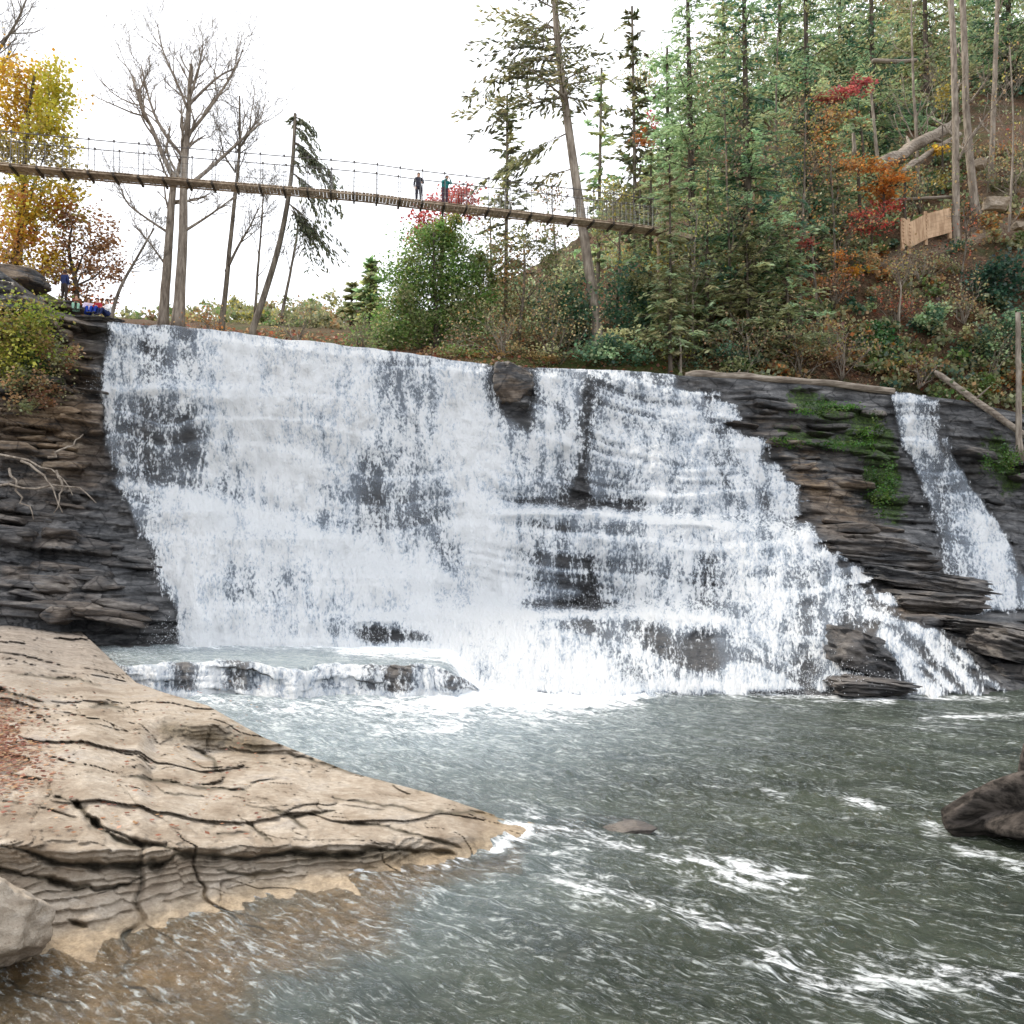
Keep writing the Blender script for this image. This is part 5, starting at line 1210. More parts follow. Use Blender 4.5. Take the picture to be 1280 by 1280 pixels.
# ------------------------------------------------ woods far upstream
rng = np.random.default_rng(150)
cs, cl_ = [], []
for k in range(420):
    a = rng.uniform(-60, 660); top = 388-14*math.exp(-((a-440)/40)**2)-8*math.exp(-((a-300)/70)**2)+rng.uniform(-6, 8)
    if 130 < a < 250: top += 6
    Yd = rng.uniform(84, 125); b = rng.uniform(top, 432); n = 120
    c = P(a, b, Yd); r = mpx(Yd)*np.array([13, 13, 9])
    q, i = clump_points(rng, c, r, n, 6)
    pal = [OLIVE, BROWN+OLIVE, GREEN+OLIVE, OLIVE+YEL][rng.integers(0, 4)]
    cs.append(q); cl_.append(np.asarray(pal)[rng.integers(0, len(pal), n)]*0.9+0.02)
struct('far_woods', leaf_mesh('far_woods', [leaf_cloud(rng, np.vstack(cs), 0.36, np.vstack(cl_))]), LEAF, 'hazy far woods upstream beyond the crest', kind='stuff')
rng = np.random.default_rng(151)
cs, cl_ = [], []
for k in range(560):                                         # shaded understorey on the hill, one mass
    a = rng.uniform(600, 1340)
    if a > 1020 and k % 2: b = rng.uniform(-10, 210)-(a-1020)*0.10; Yd = rng.uniform(84, 112)
    elif a > 1020: b = rng.uniform(60, 330)-(a-1020)*0.25; Yd = np.interp(b, [60, 150, 250, 330], [100, 78, 68, 60.5])*(1.0 if a < 1130 else 1.02)
    else: b = rng.uniform(60, 455); Yd = np.interp(b, [60, 200, 300, 400, 455], [110, 92, 78, 64, 57])+rng.uniform(0, 6)
    if a < 800 and b < 300+0.25*(800-a): continue
    n = 190; c = P(a, b, Yd); q, i = clump_points(rng, c, mpx(Yd)*np.array([26, 24, 20]), n, 9)
    pal = [DARKG+TEAL, OLIVE, TEAL, TEAL+OLIVE, BROWN+OLIVE][rng.integers(0, 5)]
    cs.append(q); cl_.append(np.asarray(pal)[rng.integers(0, len(pal), n)])
for k in range(110):                                         # crowns closing the top of the hill
    a = rng.uniform(880, 1330); b = rng.uniform(-40, 130); Yd = rng.uniform(88, 116); n = 210
    q, i = clump_points(rng, P(a, b, Yd), mpx(Yd)*np.array([24, 24, 30]), n, 10)
    pal = [TEAL, TEAL+OLIVE, OLIVE][rng.integers(0, 3)]
    cs.append(q); cl_.append(np.asarray(pal)[rng.integers(0, len(pal), n)])
rng = np.random.default_rng(152)
jj = np.where(HPX > 850)[0]; jj = jj[HPX[jj] < 1400]
for k in range(330):                                         # low cover on the open slope down to the lip
    i_, j_ = rng.integers(4, 84), jj[rng.integers(0, len(jj))]
    if 1105 < HPX[j_] < 1300 and 18 < i_ < 60 and rng.random() < 0.45: continue
    n = 130; q, i = clump_points(rng, HP[i_, j_]+np.array([0, -0.2, 0.35]), np.array([1.0, 0.9, 0.6])*rng.uniform(0.5, 1.2), n, 8)
    pal = [OLIVE, BROWN+OLIVE, DARKG+OLIVE, GREEN+OLIVE, BROWN+ORANGE+OLIVE][rng.integers(0, 5)]
    cs.append(q); cl_.append(np.asarray(pal)[rng.integers(0, len(pal), n)]*0.85)
struct('understorey', leaf_mesh('understorey', [leaf_cloud(rng, np.vstack(cs), 0.26, np.vstack(cl_))]), LEAF, 'mixed undergrowth filling the hillside between the trees', kind='stuff')

# ------------------------------------------------ half bare hardwoods and brush among the hemlocks
for k, (lab, tr, Y, w0, lv, mt) in enumerate([
 ('half bare grey hardwood with tan leaves in front of the dark trunk hemlock', [(915,455),(912,360),(908,240),(905,110)], 55.8, 5, (900,0.15,BROWN+OLIVE,0.35), BARK),
 ('slim hardwood with a few yellow leaves below the pink maple', [(1002,440),(1000,340),(1004,230),(1006,140)], 57, 5, (700,0.15,YEL+BROWN,0.35), BARK),
 ('pale slender hardwood under the right end of the bridge', [(868,460),(866,400),(868,330),(872,270)], 55, 4, (500,0.14,YEL+OLIVE,0.3), BARKL),
 ('thin grey hardwood with rust leaves above the brown slope', [(1040,420),(1042,350),(1040,270),(1036,200)], 59, 4, (600,0.15,ORANGE+BROWN,0.35), BARK),
 ('bare hardwood among the back hemlocks, pale against the dark crowns', [(1148,262),(1146,180),(1140,90),(1138,-40)], 69, 6, (300,0.16,YEL+BROWN,0.4), BARKL),
 ('grey bare hardwood between the two largest hemlocks', [(972,450),(970,330),(968,200),(970,40)], 61, 6, (600,0.16,OLIVE+BROWN,0.4), BARK),
 ('twiggy grey hardwood behind the thicket left of the leaning trunk', [(610,440),(612,390),(614,330),(612,270)], 61, 5, (900,0.16,OLIVE+BROWN,0.35), BARK),
 ('twiggy grey hardwood right behind the leaning trunk', [(700,440),(698,390),(694,320),(690,255)], 62, 5, (800,0.16,OLIVE+BROWN,0.35), BARK),
 ('olive leaved hardwood under the bridge, left of its right end', [(770,440),(772,380),(775,310),(776,255)], 60, 5, (1200,0.17,OLIVE+YEL,0.35), BARK),
 ('thin bare hardwood at the right edge above the laurels', [(1258,330),(1262,260),(1266,170),(1262,60)], 62, 4, (260,0.15,BROWN+YEL,0.35), BARKL),
 ('crooked grey sapling on the bare slope below the pale trunks', [(1205,390),(1202,350),(1208,300),(1204,262)], 58.5, 3, (160,0.14,BROWN+RED,0.3), BARK),
 ('thin tan sapling in the middle of the brown slope', [(1128,440),(1124,400),(1126,360),(1121,335)], 56.2, 3, (160,0.14,BROWN+YEL,0.3), BARKL)]):
    bare_tree('hardwood_tree', lab, tr, Y, w0, 1.5, auto=16, seed=160+k, mat=mt, depth=2, autorange=(0.2,1.0), autoL=(0.16,0.30), leaves=lv)
for k, (lab, a, b, Y, rx, ry, lv, mt) in enumerate([
 ('tan leafless brush over the left half of the crest log', 930, 470, 53.6, 40, 60, (700,0.13,OLIVE+BROWN,0.2), BARKL),
 ('grey leafless brush behind the middle of the crest log', 1000, 474, 53.8, 40, 70, (700,0.13,OLIVE+BROWN,0.2), BARK),
 ('thin tan brush between the crest log and the green laurel', 1052, 470, 54.2, 30, 60, (400,0.13,BROWN+YEL,0.2), BARKL),
 ('dry twigs sticking up by the top of the small fall', 1148, 480, 54.0, 24, 34, (200,0.12,BROWN+YEL,0.2), BARKL),
 ('grey twigs hanging round the laurels at the right edge', 1238, 470, 54.2, 34, 60, (300,0.13,BROWN+OLIVE,0.2), BARK),
 ('grey brush on the crest left of the leaning trunk', 690, 458, 55, 44, 70, (700,0.13,OLIVE+BROWN,0.2), BARK),
 ('tan brush behind the boulder at the crest', 630, 455, 55, 44, 60, (700,0.13,OLIVE+BROWN,0.2), BARKL),
 ('low grey brush under the yellowing young tree', 850, 465, 54.4, 30, 44, (500,0.13,YEL+OLIVE,0.2), BARK),
 ('bare tan brush on the far bank behind the leaning pine', 372, 424, 55, 44, 40, (300,0.13,OLIVE+BROWN,0.2), BARKL),
 ('rusty brush at the foot of the slim curved tree', 262, 412, 53, 26, 22, (300,0.13,ORANGE+BROWN,0.2), BARKL),
 ('olive brush on the crest left of the green tree', 452, 438, 54.5, 40, 34, (600,0.14,OLIVE+GREEN,0.2), BARK)]):
    twig_shrub('bare_brush', lab, a, b, Y, rx, ry, seed=180+k, mat=mt, leaves=lv)
for k, (lab, a, b, Y, rx, ry, lv, mt) in enumerate([
 ('tangled grey brush above the fence beside the fallen trunks', 1150, 262, 63, 44, 50, (500,0.16,BROWN+OLIVE,0.25), BARK),
 ('leafy brush to the right of the pale trunks on the upper slope', 1268, 240, 64, 40, 60, (700,0.16,OLIVE+BROWN,0.25), BARK),
 ('brown brush below the fence on the upper slope', 1150, 350, 59, 44, 36, (500,0.14,BROWN+OLIVE,0.22), BARKL),
 ('brown brush on the slope between the two dark laurels', 1205, 400, 56.5, 36, 40, (400,0.14,BROWN+OLIVE,0.22), BARKL),
 ('dry brush in the middle of the slope left of the dark laurel', 1120, 400, 57, 36, 36, (400,0.14,BROWN+RED,0.22), BARK),
 ('rusty brush under the orange yellow sapling', 1040, 385, 57.5, 34, 44, (500,0.14,ORANGE+BROWN,0.22), BARK)]):
    twig_shrub('bare_brush', lab, a, b, Y, rx, ry, seed=220+k, mat=mt, leaves=lv)
# ================================================================== SUSPENSION BRIDGE
WOOD = barkmat('weathered_plank', (0.28, 0.21, 0.15), (0.60, 0.49, 0.37), 5)
STEEL = simple('galvanised_wire', (0.11, 0.10, 0.095), 0.55, 0.15)
WIRE = simple('pale_wire_mesh', (0.42, 0.43, 0.42), 0.5, 0.1)
br_path = path_pts([(-130,194,47.0),(0,208,48.0),(200,225.5,49.5),(435,244,51.2),(520,254,52.0),(620,265,53.0),(720,276,54.2),(812,287,55.5),(835,291,56.0)], 0, 120)
mid = br_path[60].copy()
bridge = thing('suspension_bridge', 'long wooden plank footbridge hung on wire ropes above the waterfall', 'bridge', tuple(mid))
loc = br_path-mid
tan = np.gradient(loc, axis=0); tan /= np.linalg.norm(tan, axis=1, keepdims=True)
sid = np.cross(tan, [0, 0, 1.0]); sid /= np.linalg.norm(sid, axis=1, keepdims=True)     # towards the viewer
dist = np.concatenate([[0], np.cumsum(np.linalg.norm(np.diff(loc, axis=0), axis=1))])
def on(s): return np.array([np.interp(s, dist, loc[:, k]) for k in range(3)]), np.array([np.interp(s, dist, sid[:, k]) for k in range(3)]), np.array([np.interp(s, dist, tan[:, k]) for k in range(3)])
Lb = dist[-1]; HWB = 0.55; RAIL = 1.75
rng = np.random.default_rng(200)
mb = MB()
for s in np.arange(0.1, Lb-0.1, 0.205):                      # cross planks
    c, sd_, tg = on(s); up = np.cross(sd_, tg)
    R = np.stack([tg, sd_, up], 1)
    mb.box(c+np.array([0, 0, rng.uniform(-0.006, 0.006)]), (0.185, 2*HWB+rng.uniform(-0.04, 0.04), 0.05), R)
dk = mb.build('deck', WOOD, bridge, False)
for q in (-1, 1):
    mb = MB(); mb.tube(np.array([on(s)[0]+q*on(s)[1]*(HWB-0.05)+np.array([0, 0, -0.10]) for s in np.linspace(0.1, Lb-0.1, 60)]), 0.05, 8); mb.build('stringer', WOOD, bridge)
    mb = MB(); mb.tube(np.array([on(s)[0]+q*on(s)[1]*(HWB+0.05)+np.array([0, 0, RAIL]) for s in np.linspace(0, Lb, 60)]), 0.028, 6); mb.build('handrail_cable', STEEL, bridge)
    mb = MB(); mb.tube(np.array([on(s)[0]+q*on(s)[1]*(HWB+0.05)+np.array([0, 0, 0.85]) for s in np.linspace(0, Lb, 60)]), 0.010, 5); mb.build('side_cable', STEEL, bridge)
hm_ = MB(); hm_.tube(np.array([[0, 0, -0.12], [0, 0, 0.9], [0, 0, RAIL+0.12]]), 0.020, 6); hm_.box((0, 0, RAIL+0.03), (0.10, 0.07, 0.12)); hme = hm_.mesh('hanger', False); hme.materials.append(STEEL)
bm_ = MB(); bm_.box((0, 0, 0), (0.11, 2*HWB+0.20, 0.12)); bme = bm_.mesh('cross_beam', False); bme.materials.append(BARKD)
for s in np.arange(0.6, Lb-0.3, 1.33):
    c, sd_, tg = on(s)
    b_ = link('cross_beam', bme, None, bridge); b_.location = tuple(c+np.array([0, 0, -0.17])); b_.rotation_euler = (0, 0, math.atan2(tg[1], tg[0]))
    for q in (-1, 1):
        h_ = link('hanger', hme, None, bridge); h_.location = tuple(c+q*sd_*(HWB+0.05))
for q in (-1, 1):                                            # chain link netting along both sides
    mb = MB()
    for s in np.arange(0.2, Lb-0.2, 0.30):
        c, sd_, tg = on(s); a = c+q*sd_*(HWB+0.06)
        mb.tube(np.array([a, a+np.array([0, 0, RAIL*0.75])]), 0.0085, 3)
    for hgt in (0.3, 0.6, 1.1, 1.3):
        mb.tube(np.array([on(s)[0]+q*on(s)[1]*(HWB+0.06)+np.array([0, 0, hgt]) for s in np.linspace(0.2, Lb-0.2, 50)]), 0.005, 3)
    mb.build('netting', WIRE, bridge)
# landing posts where the bridge meets the hill
c, sd_, tg = on(Lb-0.2)
for q in (-1, 1):
    mb = MB(); mb.tube(np.array([c+q*sd_*0.75+np.array([0, 0, -3.0]), c+q*sd_*0.75+np.array([0, 0, 0.3])]), 0.12, 8); mb.build('landing_post', WOOD, bridge, False)
mb = MB(); mb.box(c+tg*0.6+np.array([0, 0, -0.3]), (1.8, 1.7, 0.3), np.stack([tg, sd_, np.array([0, 0, 1.0])], 1)); mb.build('landing_sill', WOOD, bridge, False)

# ================================================================== PEOPLE
def cloth(name, col): return simple(name, col, 0.85, 0.2, 14.0, 0.25, 0.1)
SKIN = simple('skin', (0.55, 0.33, 0.23), 0.55, 0.06, 20, 0.05)
HAIRD = simple('hair_dark', (0.035, 0.025, 0.02), 0.6, 0.3, 40)
HAIRB = simple('hair_brown', (0.13, 0.075, 0.04), 0.6, 0.3, 40)
SHOE = simple('shoe', (0.05, 0.045, 0.045), 0.6)
STAND = dict(pelvis=(0,0,.93), waist=(0,-.01,1.08), chest=(0,-.01,1.28), neck=(0,0,1.47), head=(0,-.02,1.60), crown=(0,-.01,1.70),
 shL=(.18,0,1.40), elL=(.25,.03,1.13), wrL=(.25,-.06,.88), haL=(.25,-.10,.79), hipL=(.10,0,.88), knL=(.11,-.02,.48), anL=(.11,.03,.09), toL=(.12,-.14,.04))
def person(name, label, loc, face, pose, top, bottom, hair, group=None, scale=1.0, longhair=False, bulk=1.22):
    o = thing(name, label, 'person', loc, face, group); o.scale = (scale,)*3
    J = {}
    for k, v in STAND.items():
        J[k] = v
        if k[-1] == 'L': J[k[:-1]+'R'] = (-v[0], v[1], v[2])
    J.update(pose)
    names = list(J); idx = {n: i for i, n in enumerate(names)}
    E = [('pelvis','waist'),('waist','chest'),('chest','neck'),('neck','head'),('head','crown')]
    for s in 'LR': E += [('chest','sh'+s),('sh'+s,'el'+s),('el'+s,'wr'+s),('wr'+s,'ha'+s),('pelvis','hip'+s),('hip'+s,'kn'+s),('kn'+s,'an'+s),('an'+s,'to'+s)]
    R = dict(pelvis=(.145,.115), waist=(.135,.105), chest=(.155,.115), neck=(.055,.055), head=(.082,.098), crown=(.065,.075), sh=(.072,.07), el=(.05,.05), wr=(.034,.034), ha=(.04,.022), hip=(.095,.10), kn=(.066,.066), an=(.045,.045), to=(.042,.035))
    me = bpy.data.meshes.new('body')
    me.from_pydata([J[n] for n in names], [(idx[a], idx[b]) for a, b in E], [])
    b = link('body', me); m = b.modifiers.new('Skin', 'SKIN'); m.use_smooth_shade = True
    for n in names:
        r = R.get(n) or R[n[:-1]]
        me.skin_vertices[0].data[idx[n]].radius = (r[0]*bulk, r[1]*bulk) if n not in ('head', 'crown') and n[:2] not in ('ha', 'wr') else r
        me.skin_vertices[0].data[idx[n]].use_root = (n == 'pelvis')
    b.modifiers.new('Sub', 'SUBSURF').levels = 2
    bpy.context.view_layer.update()
    ev = b.evaluated_get(bpy.context.evaluated_depsgraph_get())
    nm = bpy.data.meshes.new_from_object(ev); b.modifiers.clear(); b.data = nm; bpy.data.meshes.remove(me)
    nm.name = 'body'; b.parent = o
    nm.materials.clear()
    for mt in (SKIN, top, bottom, SHOE): nm.materials.append(mt)
    zone = {}
    for a, c in E:
        z = 1
        if c in ('head', 'crown'): z = 0
        elif c[:-1] == 'ha': z = 0
        elif c[:-1] in ('hip', 'kn', 'an'): z = 2
        elif c[:-1] == 'to': z = 3
        zone[(a, c)] = z
    A = np.array([J[a] for a, c in E]); B = np.array([J[c] for a, c in E]); Zs = [zone[e] for e in E]
    co = np.zeros(len(nm.polygons)*3); nm.polygons.foreach_get('center', co); co = co.reshape(-1, 3)
    d = []
    for a, c in zip(A, B):
        L = ((c-a)**2).sum()+1e-9; t_ = np.clip(((co-a)@(c-a))/L, 0, 1); d.append(np.linalg.norm(co-a-t_[:, None]*(c-a), axis=1))
    mi = np.array(Zs)[np.argmin(np.array(d), 0)]
    nm.polygons.foreach_set('material_index', mi.astype(np.int32)); nm.polygons.foreach_set('use_smooth', np.ones(len(nm.polygons), bool))
    # hair: a cap over crown and back of the head
    hd = np.array(J['head']); cr = np.array(J['crown']); u = (cr-hd)/np.linalg.norm(cr-hd)
    fwd = np.array([0, -1.0, 0])-u*(np.array([0, -1.0, 0])@u); fwd /= np.linalg.norm(fwd); rt = np.cross(fwd, u)
    th = np.linspace(0, PI*0.62, 8); ph = np.linspace(0, 2*PI, 17)[:-1]
    T, H_ = np.meshgrid(th, ph, indexing='ij')
    front = np.clip(np.cos(H_), 0, 1)
    Tm = T*(1-0.42*front)
    rad = 0.112+(0.02 if longhair else 0)
    c0 = hd+u*0.035
    vv = c0+rad*(np.sin(Tm)[..., None]*(np.cos(H_)[..., None]*fwd*1.02+np.sin(H_)[..., None]*rt*0.86)+np.cos(Tm)[..., None]*u*1.08)
    if longhair: vv[-1] -= u*0.14*(1-front[-1])[:, None]
    i = np.arange(8*16).reshape(8, 16); j = np.roll(i, -1, 1)
    link('hair', mesh_np('hair', vv.reshape(-1, 3), np.stack([i[:-1], i[1:], j[1:], j[:-1]], -1).reshape(-1, 4)), hair, o)
    # fingers and thumb, nose
    fm = MB()
    for s, sg in (('L', 1), ('R', -1)):
        w_ = np.array(J['wr'+s]); h_ = np.array(J['ha'+s]); dv = (h_-w_)/np.linalg.norm(h_-w_); sd = np.cross(dv, [1.0, 0, 0]); sd /= np.linalg.norm(sd)+1e-9
        for k, ln in enumerate((.075, .085, .08, .062)):
            p0 = h_+sd*(k-1.5)*0.019; fm.tube(np.array([p0, p0+dv*ln*0.5, p0+dv*ln+np.array([-sg*0.015, 0, 0])]), np.array([.010, .009, .007]), 6)
        p0 = w_+dv*0.03-sd*0.02; fm.tube(np.array([p0, p0+dv*0.03-sd*0.03, p0+dv*0.06-sd*0.035]), np.array([.012, .011, .009]), 6)
    fm.build('fingers', SKIN, o)
    return o
def bridge_spot(px):
    k = np.argmin(np.abs(PIX(br_path[:, 0], br_path[:, 1], br_path[:, 2])[0]-px)); return br_path[k]
b1 = bridge_spot(524); b2 = bridge_spot(557)
CHAR = cloth('charcoal_cloth', (0.045, 0.045, 0.06)); TEALC = cloth('teal_jacket', (0.03, 0.22, 0.22)); PLUM = cloth('dark_plum_trousers', (0.08, 0.05, 0.07)); NAVY = cloth('navy_cloth', (0.025, 0.035, 0.10))
BLUE = cloth('blue_jeans', (0.02, 0.05, 0.30)); LAV = cloth('pale_lavender_shirt', (0.66, 0.58, 0.74)); REDC = cloth('dark_red_shirt', (0.36, 0.035, 0.05)); WHT = cloth('white_shirt', (0.85, 0.84, 0.84)); RUST = cloth('rust_brown_jacket', (0.24, 0.07, 0.04)); GRNT = cloth('pale_green_trousers', (0.25, 0.42, 0.32)); DKB = cloth('dark_brown_trousers', (0.05, 0.04, 0.035))
person('person', 'person in dark charcoal clothes standing upright on the footbridge, looking out', (b1[0], b1[1], b1[2]+0.025), 0.15, dict(elL=(.27,-.06,1.15), wrL=(.2,-.22,1.05), haL=(.17,-.29,1.06)), CHAR, CHAR, HAIRD, scale=1.07)
person('person', 'person in a teal jacket on the footbridge, bending over the rail with camera raised', (b2[0], b2[1], b2[2]+0.025), 0.5,
       dict(pelvis=(0,.03,.95), waist=(0,0,1.08), chest=(0,-.10,1.25), neck=(0,-.20,1.41), head=(0,-.27,1.51), crown=(0,-.29,1.62), shL=(.18,-.14,1.35), shR=(-.18,-.14,1.35), elL=(.26,-.34,1.20), elR=(-.26,-.34,1.20), wrL=(.10,-.48,1.38), wrR=(-.10,-.48,1.38), haL=(.06,-.50,1.46), haR=(-.06,-.50,1.46)), TEALC, PLUM, HAIRD, scale=1.07)
def at_px(px, py, Y): return tuple(P(px, py, Y))
Yp_ = 47.2
person('person', 'person in a navy jacket standing with back turned on the left bank rocks', at_px(80, 377, 47.2), 2.9, dict(elL=(.24,-.05,1.14), wrL=(.16,-.16,1.0), haL=(.12,-.2,.98)), NAVY, DKB, HAIRD, scale=1.0)
SIT = dict(pelvis=(0,.05,.16), waist=(0,.06,.32), chest=(0,.0,.52), neck=(0,-.03,.71), head=(0,-.06,.84), crown=(0,-.05,.94), shL=(.18,0,.64), shR=(-.18,0,.64), elL=(.26,-.08,.42), elR=(-.26,-.08,.42), wrL=(.15,-.28,.44), wrR=(-.15,-.28,.44), haL=(.11,-.34,.46), haR=(-.11,-.34,.46),
           hipL=(.10,-.02,.15), hipR=(-.10,-.02,.15), knL=(.13,-.42,.42), knR=(-.13,-.42,.42), anL=(.12,-.52,.06), anR=(-.12,-.52,.06), toL=(.12,-.66,.03), toR=(-.12,-.66,.03))
for lab, a, b, f_, top_, bot_, hr, lg in [
    ('person in a pale lavender shirt and blue jeans sitting at the brink', 110, 395, 0.6, LAV, BLUE, HAIRB, True),
    ('person in a dark red shirt sitting in the middle of the group at the brink', 122, 395, -0.1, REDC, BLUE, HAIRD, False),
    ('person in a white shirt sitting at the right end of the group by the water', 134, 397, -0.5, WHT, NAVY, HAIRD, False),
    ('person in a rust brown jacket sitting at the left end of the group', 95, 391, 0.4, RUST, GRNT, HAIRB, False)]:
    person('person', lab, at_px(a, b, Yp_), f_, SIT, top_, bot_, hr, scale=1.0, longhair=lg)
# flat ledge they sit on
rock('rock_ledge', 'flat grey rock ledge at the left brink where the seated people rest', 116, 401, 47.5, 36, 4.5, 0.8, CLIFFMAT, seed=301, strat=3, attrs={'warm': .6, 'wet': 0}, ang=0.9)
rock('rock_ledge', 'weathered rounded grey rock on top of the left bank', 2, 354, 47.6, 50, 20, 1.6, CLIFFMAT, seed=302, attrs={'warm': .9, 'wet': 0}, ang=0.4)
rock('rock_ledge', 'brown flat rock under the standing person on the left bank', 76, 384, 47.6, 34, 7, 0.9, CLIFFMAT, seed=303, strat=2, attrs={'warm': .9, 'wet': 0}, ang=0.8)

# ================================================================== ROCKS
rock('boulder', 'dark square boulder parting the water at the crest of the main fall', 642, 482, 49.9, 25, 27, 1.2, CLIFFMAT, seed=311, strat=3, ang=0.9, attrs={'wet': .5, 'warm': .7})
for k, (lab, a, b, Y, rx, ry, rd, tl, wt_) in enumerate([
 ('dark wet rock slab between the main fall and the small fall, uppermost', 1092, 690, 43.6, 74, 20, 1.8, 0.10, .35),
 ('long tilted wet slab under the small fall, pointing right', 1150, 726, 41.5, 74, 14, 1.6, 0.14, .3),
 ('rounded dark slab beside the foot of the small fall', 1162, 752, 39.8, 52, 14, 1.4, 0.08, .25),
 ('blocky black boulder at the lower right edge of the main fall', 1072, 814, 33.2, 38, 26, 1.4, 0.30, .6),
 ('flat dark slab lying at the waterline under the blocky boulder', 1082, 856, 31.0, 52, 12, 1.2, 0.08, .4),
 ('broad smooth wet slab sloping down at the lower right', 1278, 812, 34.6, 56, 22, 2.0, 0.26, .45),
 ('grey slab shelf holding the foot of the small fall', 1246, 786, 37.0, 70, 10, 1.6, 0.10, .3)]):
    rock('rock_slab', lab, a, b, Y, rx, ry, rd, CLIFFMAT, seed=320+k, strat=6.5, ang=0.75, tilt=-tl, attrs={'wet': wt_, 'warm': .25})
rock('boulder', 'small brown rock breaking the pool surface right of the shelf tip', 786, 1036, 15.4, 34, 7, 0.45, CLIFFMAT, seed=333, attrs={'wet': .8, 'warm': .5}, ang=0.0)
rock('boulder', 'big pale boulder cut off by the lower left corner', -70, 1160, 10.1, 122, 78, 0.9, SAND, seed=332, attrs={'wet': 0}, ang=0.0, res=160)
for k, (lab, a, b, Y, rx, ry) in enumerate([('pale square stone block on the slope right of the fence', 1222, 206, 64.5, 12, 7), ('large cream stone block near the foot of the pale trunks', 1246, 256, 61.5, 16, 8),
      ('small cream stone lying on the bare slope by the right edge', 1274, 283, 60, 9, 4), ('pale stone between the trunks and the fence', 1110, 240, 62, 9, 5)]):
    rock('stone_block', lab, a, b, Y, rx, ry, 0.5, SAND, seed=340+k, ang=0.9, attrs={'gray': .25})

# ================================================================== LOGS
log_thing('fallen_log', 'huge pale fallen trunk leaning up the hillside among the maples', [(1098,208,64),(1145,182,67),(1196,152,71)], 17, 12, BARKX, seed=401, stubs=3)
log_thing('fallen_log', 'thinner grey fallen trunk lying just below the huge pale one', [(1128,215,63.5),(1160,192,66),(1200,168,69)], 8, 6, BARKX, seed=402)
log_thing('fallen_log', 'long grey log lying flat along the crest right of the main fall', [(856,468,51.2),(940,472,51.4),(1030,479,51.6),(1118,489,51.8)], 11, 8, BARKX, seed=403, stubs=2)
log_thing('fallen_log', 'slanting pale dead trunk above the small fall at the right edge', [(1168,464,53.0),(1215,498,52.3),(1262,532,51.6),(1292,552,51.2)], 8, 7, BARKX, seed=404, stubs=2)
log_thing('fallen_log', 'horizontal pale log on the slope above the fence', [(1100,250,62.5),(1150,248,62.5),(1198,246,62.5)], 4, 4, BARKX, seed=405)
log_thing('fallen_log', 'thin pale log floating high among the dark hemlocks', [(1090,76,72),(1118,77,72),(1146,76,72)], 6, 5, BARKX, seed=406)['label'] = 'pale horizontal log resting high between the dark hemlocks'
LOGW = barkmat('driftwood', (0.018, 0.016, 0.014), (0.115, 0.098, 0.086), 9, (0.14, 1, 1))
dl = log_thing('driftwood_log', 'big dark wet driftwood log jutting in from the right edge of the pool', [(1182,1030,15.2),(1215,1016,15.0),(1260,1006,14.7),(1330,990,14.4),(1480,960,14.0)], 26, 104, LOGW, seed=407, gnarl=0.34, nseg=90, sides=40)
log_thing('driftwood_log', 'short upright dark stub standing on the driftwood log', [(1284,1000,14.5),(1284,965,14.5),(1287,934,14.5)], 26, 18, LOGW, seed=408)
# roots and dead twigs on the left cliff
rng = np.random.default_rng(410)
o = thing('dead_branch', 'tangle of pale dead branches hanging on the left cliff', 'branch', tuple(P(40, 600, 42.6)))
for pth in [[(-20,560,43),(30,575,42.6),(70,590,42.4),(95,620,42.2)],[(10,585,42.8),(25,620,42.4),(45,650,42.2)],[(60,575,42.6),(85,560,43),(105,545,43.2)],[(-10,610,42.5),(40,612,42.2),(90,606,42.2),(120,628,42)],[(30,575,42.6),(60,602,42.2),(78,640,42)],[(70,590,42.4),(78,612,42.2),(70,640,42.1)]]:
    mb = MB(); pp = path_pts(pth, 0, 9)-np.array(o.location); mb.tube(pp+rng.normal(size=pp.shape)*0.06, np.linspace(0.07, 0.02, 9), 6); mb.build('branch', BARKL, o)

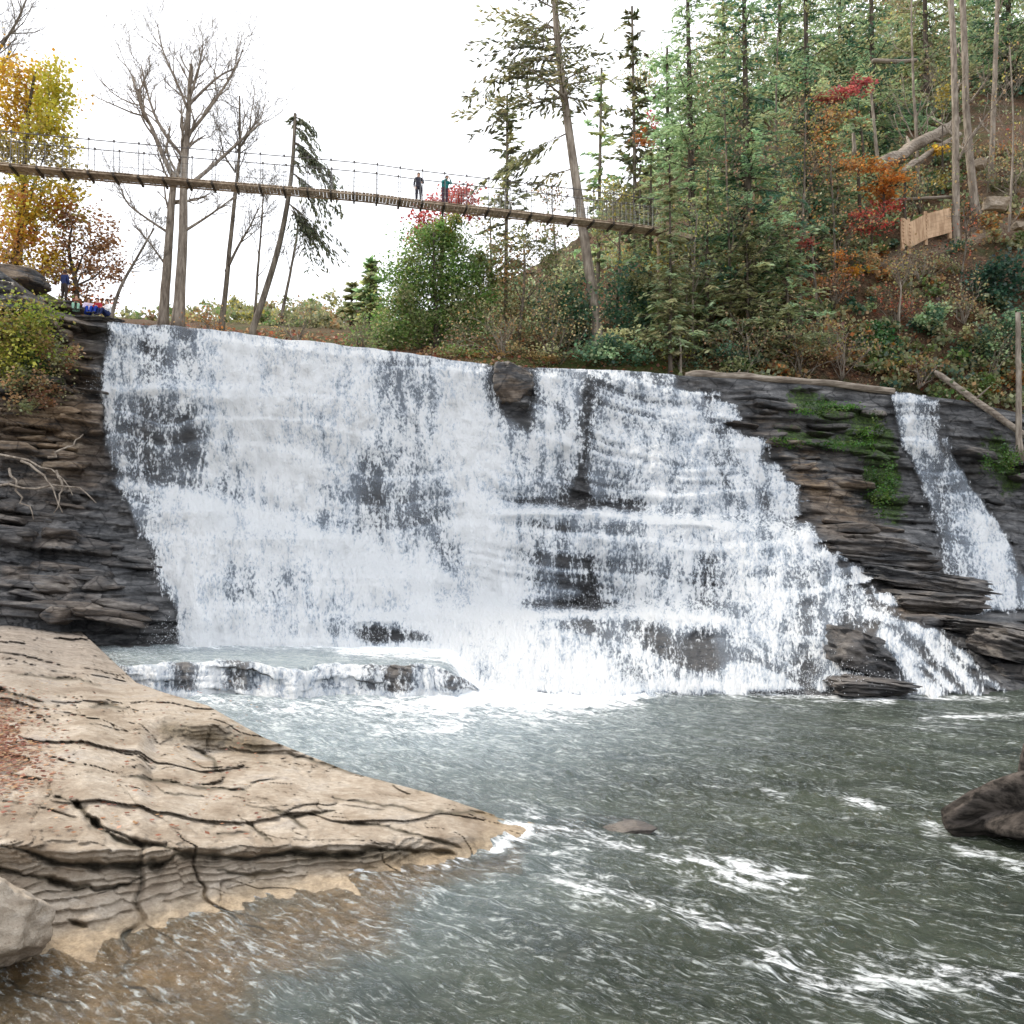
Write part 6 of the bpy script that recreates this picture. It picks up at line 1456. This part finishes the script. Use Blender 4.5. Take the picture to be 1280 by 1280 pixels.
# ================================================================== FENCE BY THE TRAIL
FW = barkmat('new_lumber', (0.36, 0.235, 0.145), (0.62, 0.44, 0.29), 4)
fb = P(1158, 300, 60.6); fence = thing('wooden_fence', 'tan plank retaining fence beside the hillside trail', 'fence', tuple(fb))
fp = [P(a, b, Y)-fb for a, b, Y in [(1128,303,60.2),(1136,309,60.3),(1157,298,60.6),(1187,290,61.2)]]
for a, hgt in zip(fp, (1.9, 2.2, 2.1, 1.9)):
    mb = MB(); mb.box(a+np.array([0, 0, hgt/2-0.35]), (0.20, 0.20, hgt+0.3)); mb.build('post', FW, fence, False)
for a, b in zip(fp[:-1], fp[1:]):
    mb = MB(); u = b-a; L = np.linalg.norm(u); u /= L; s_ = np.cross(u, [0, 0, 1.0]); s_ /= np.linalg.norm(s_)
    for k in range(7):
        mb.box((a+b)/2+np.array([0, 0, 0.05+k*0.255])-s_*0.13*(-1), (L-0.02, 0.06, 0.235), np.stack([u, s_, np.cross(u, s_)*-1], 1))
    mb.build('board_panel', FW, fence, False)

# ================================================================== FALLEN LEAVES
rng = np.random.default_rng(420)
n = 5200
a = np.concatenate([np.abs(rng.normal(0, 36, 1300))-10, rng.uniform(-60, 330, 400)]); b = np.concatenate([rng.normal(925, 34, 1300), rng.uniform(850, 1050, 400)])
hz = np.interp(b, [850, 900, 960, 1040], [1.62, 1.42, 1.24, 1.06])*sst(420, -100, a)+0.62*(1-sst(420, -100, a))
# find the rock surface by looking the height up in the shelf table
sx = np.array([c[0] for c in SHELF.c]); hz = np.array([np.interp(aa, sx, [np.interp(bb, [q[0] for q in c[1]], [q[1] for q in c[1]]) for c in SHELF.c]) for aa, bb in zip(a, b)])
q_ = G(a, b, hz); q_[:, 2] += 0.035
cc = np.array([(0.30,0.12,0.07),(0.40,0.20,0.11),(0.24,0.09,0.055),(0.45,0.30,0.17)])[rng.integers(0, 4, len(a))]
struct('fallen_leaves', leaf_mesh('fallen_leaves', [leaf_cloud(rng, q_, 0.075, cc, flat=0.9)]), LEAF, 'rust red fallen leaves scattered on the pale rock shelf', kind='stuff')
# leaf litter on the hill, one scattered cover
n = 16000
i0 = rng.integers(8, 90, n); j0 = rng.integers(45, 282, n)
q_ = HP[i0, j0]+rng.normal(size=(n, 3))*np.array([0.25, 0.3, 0.06]); q_[:, 2] += 0.05
pal = np.array([(0.26,0.13,0.07),(0.36,0.20,0.11),(0.18,0.085,0.05),(0.46,0.30,0.17),(0.40,0.12,0.06)])
struct('leaf_litter', leaf_mesh('leaf_litter', [leaf_cloud(rng, q_, 0.24, pal[rng.integers(0, 5, n)], flat=0.6)]), LEAF, 'brown fallen leaves covering the hillside', kind='stuff')
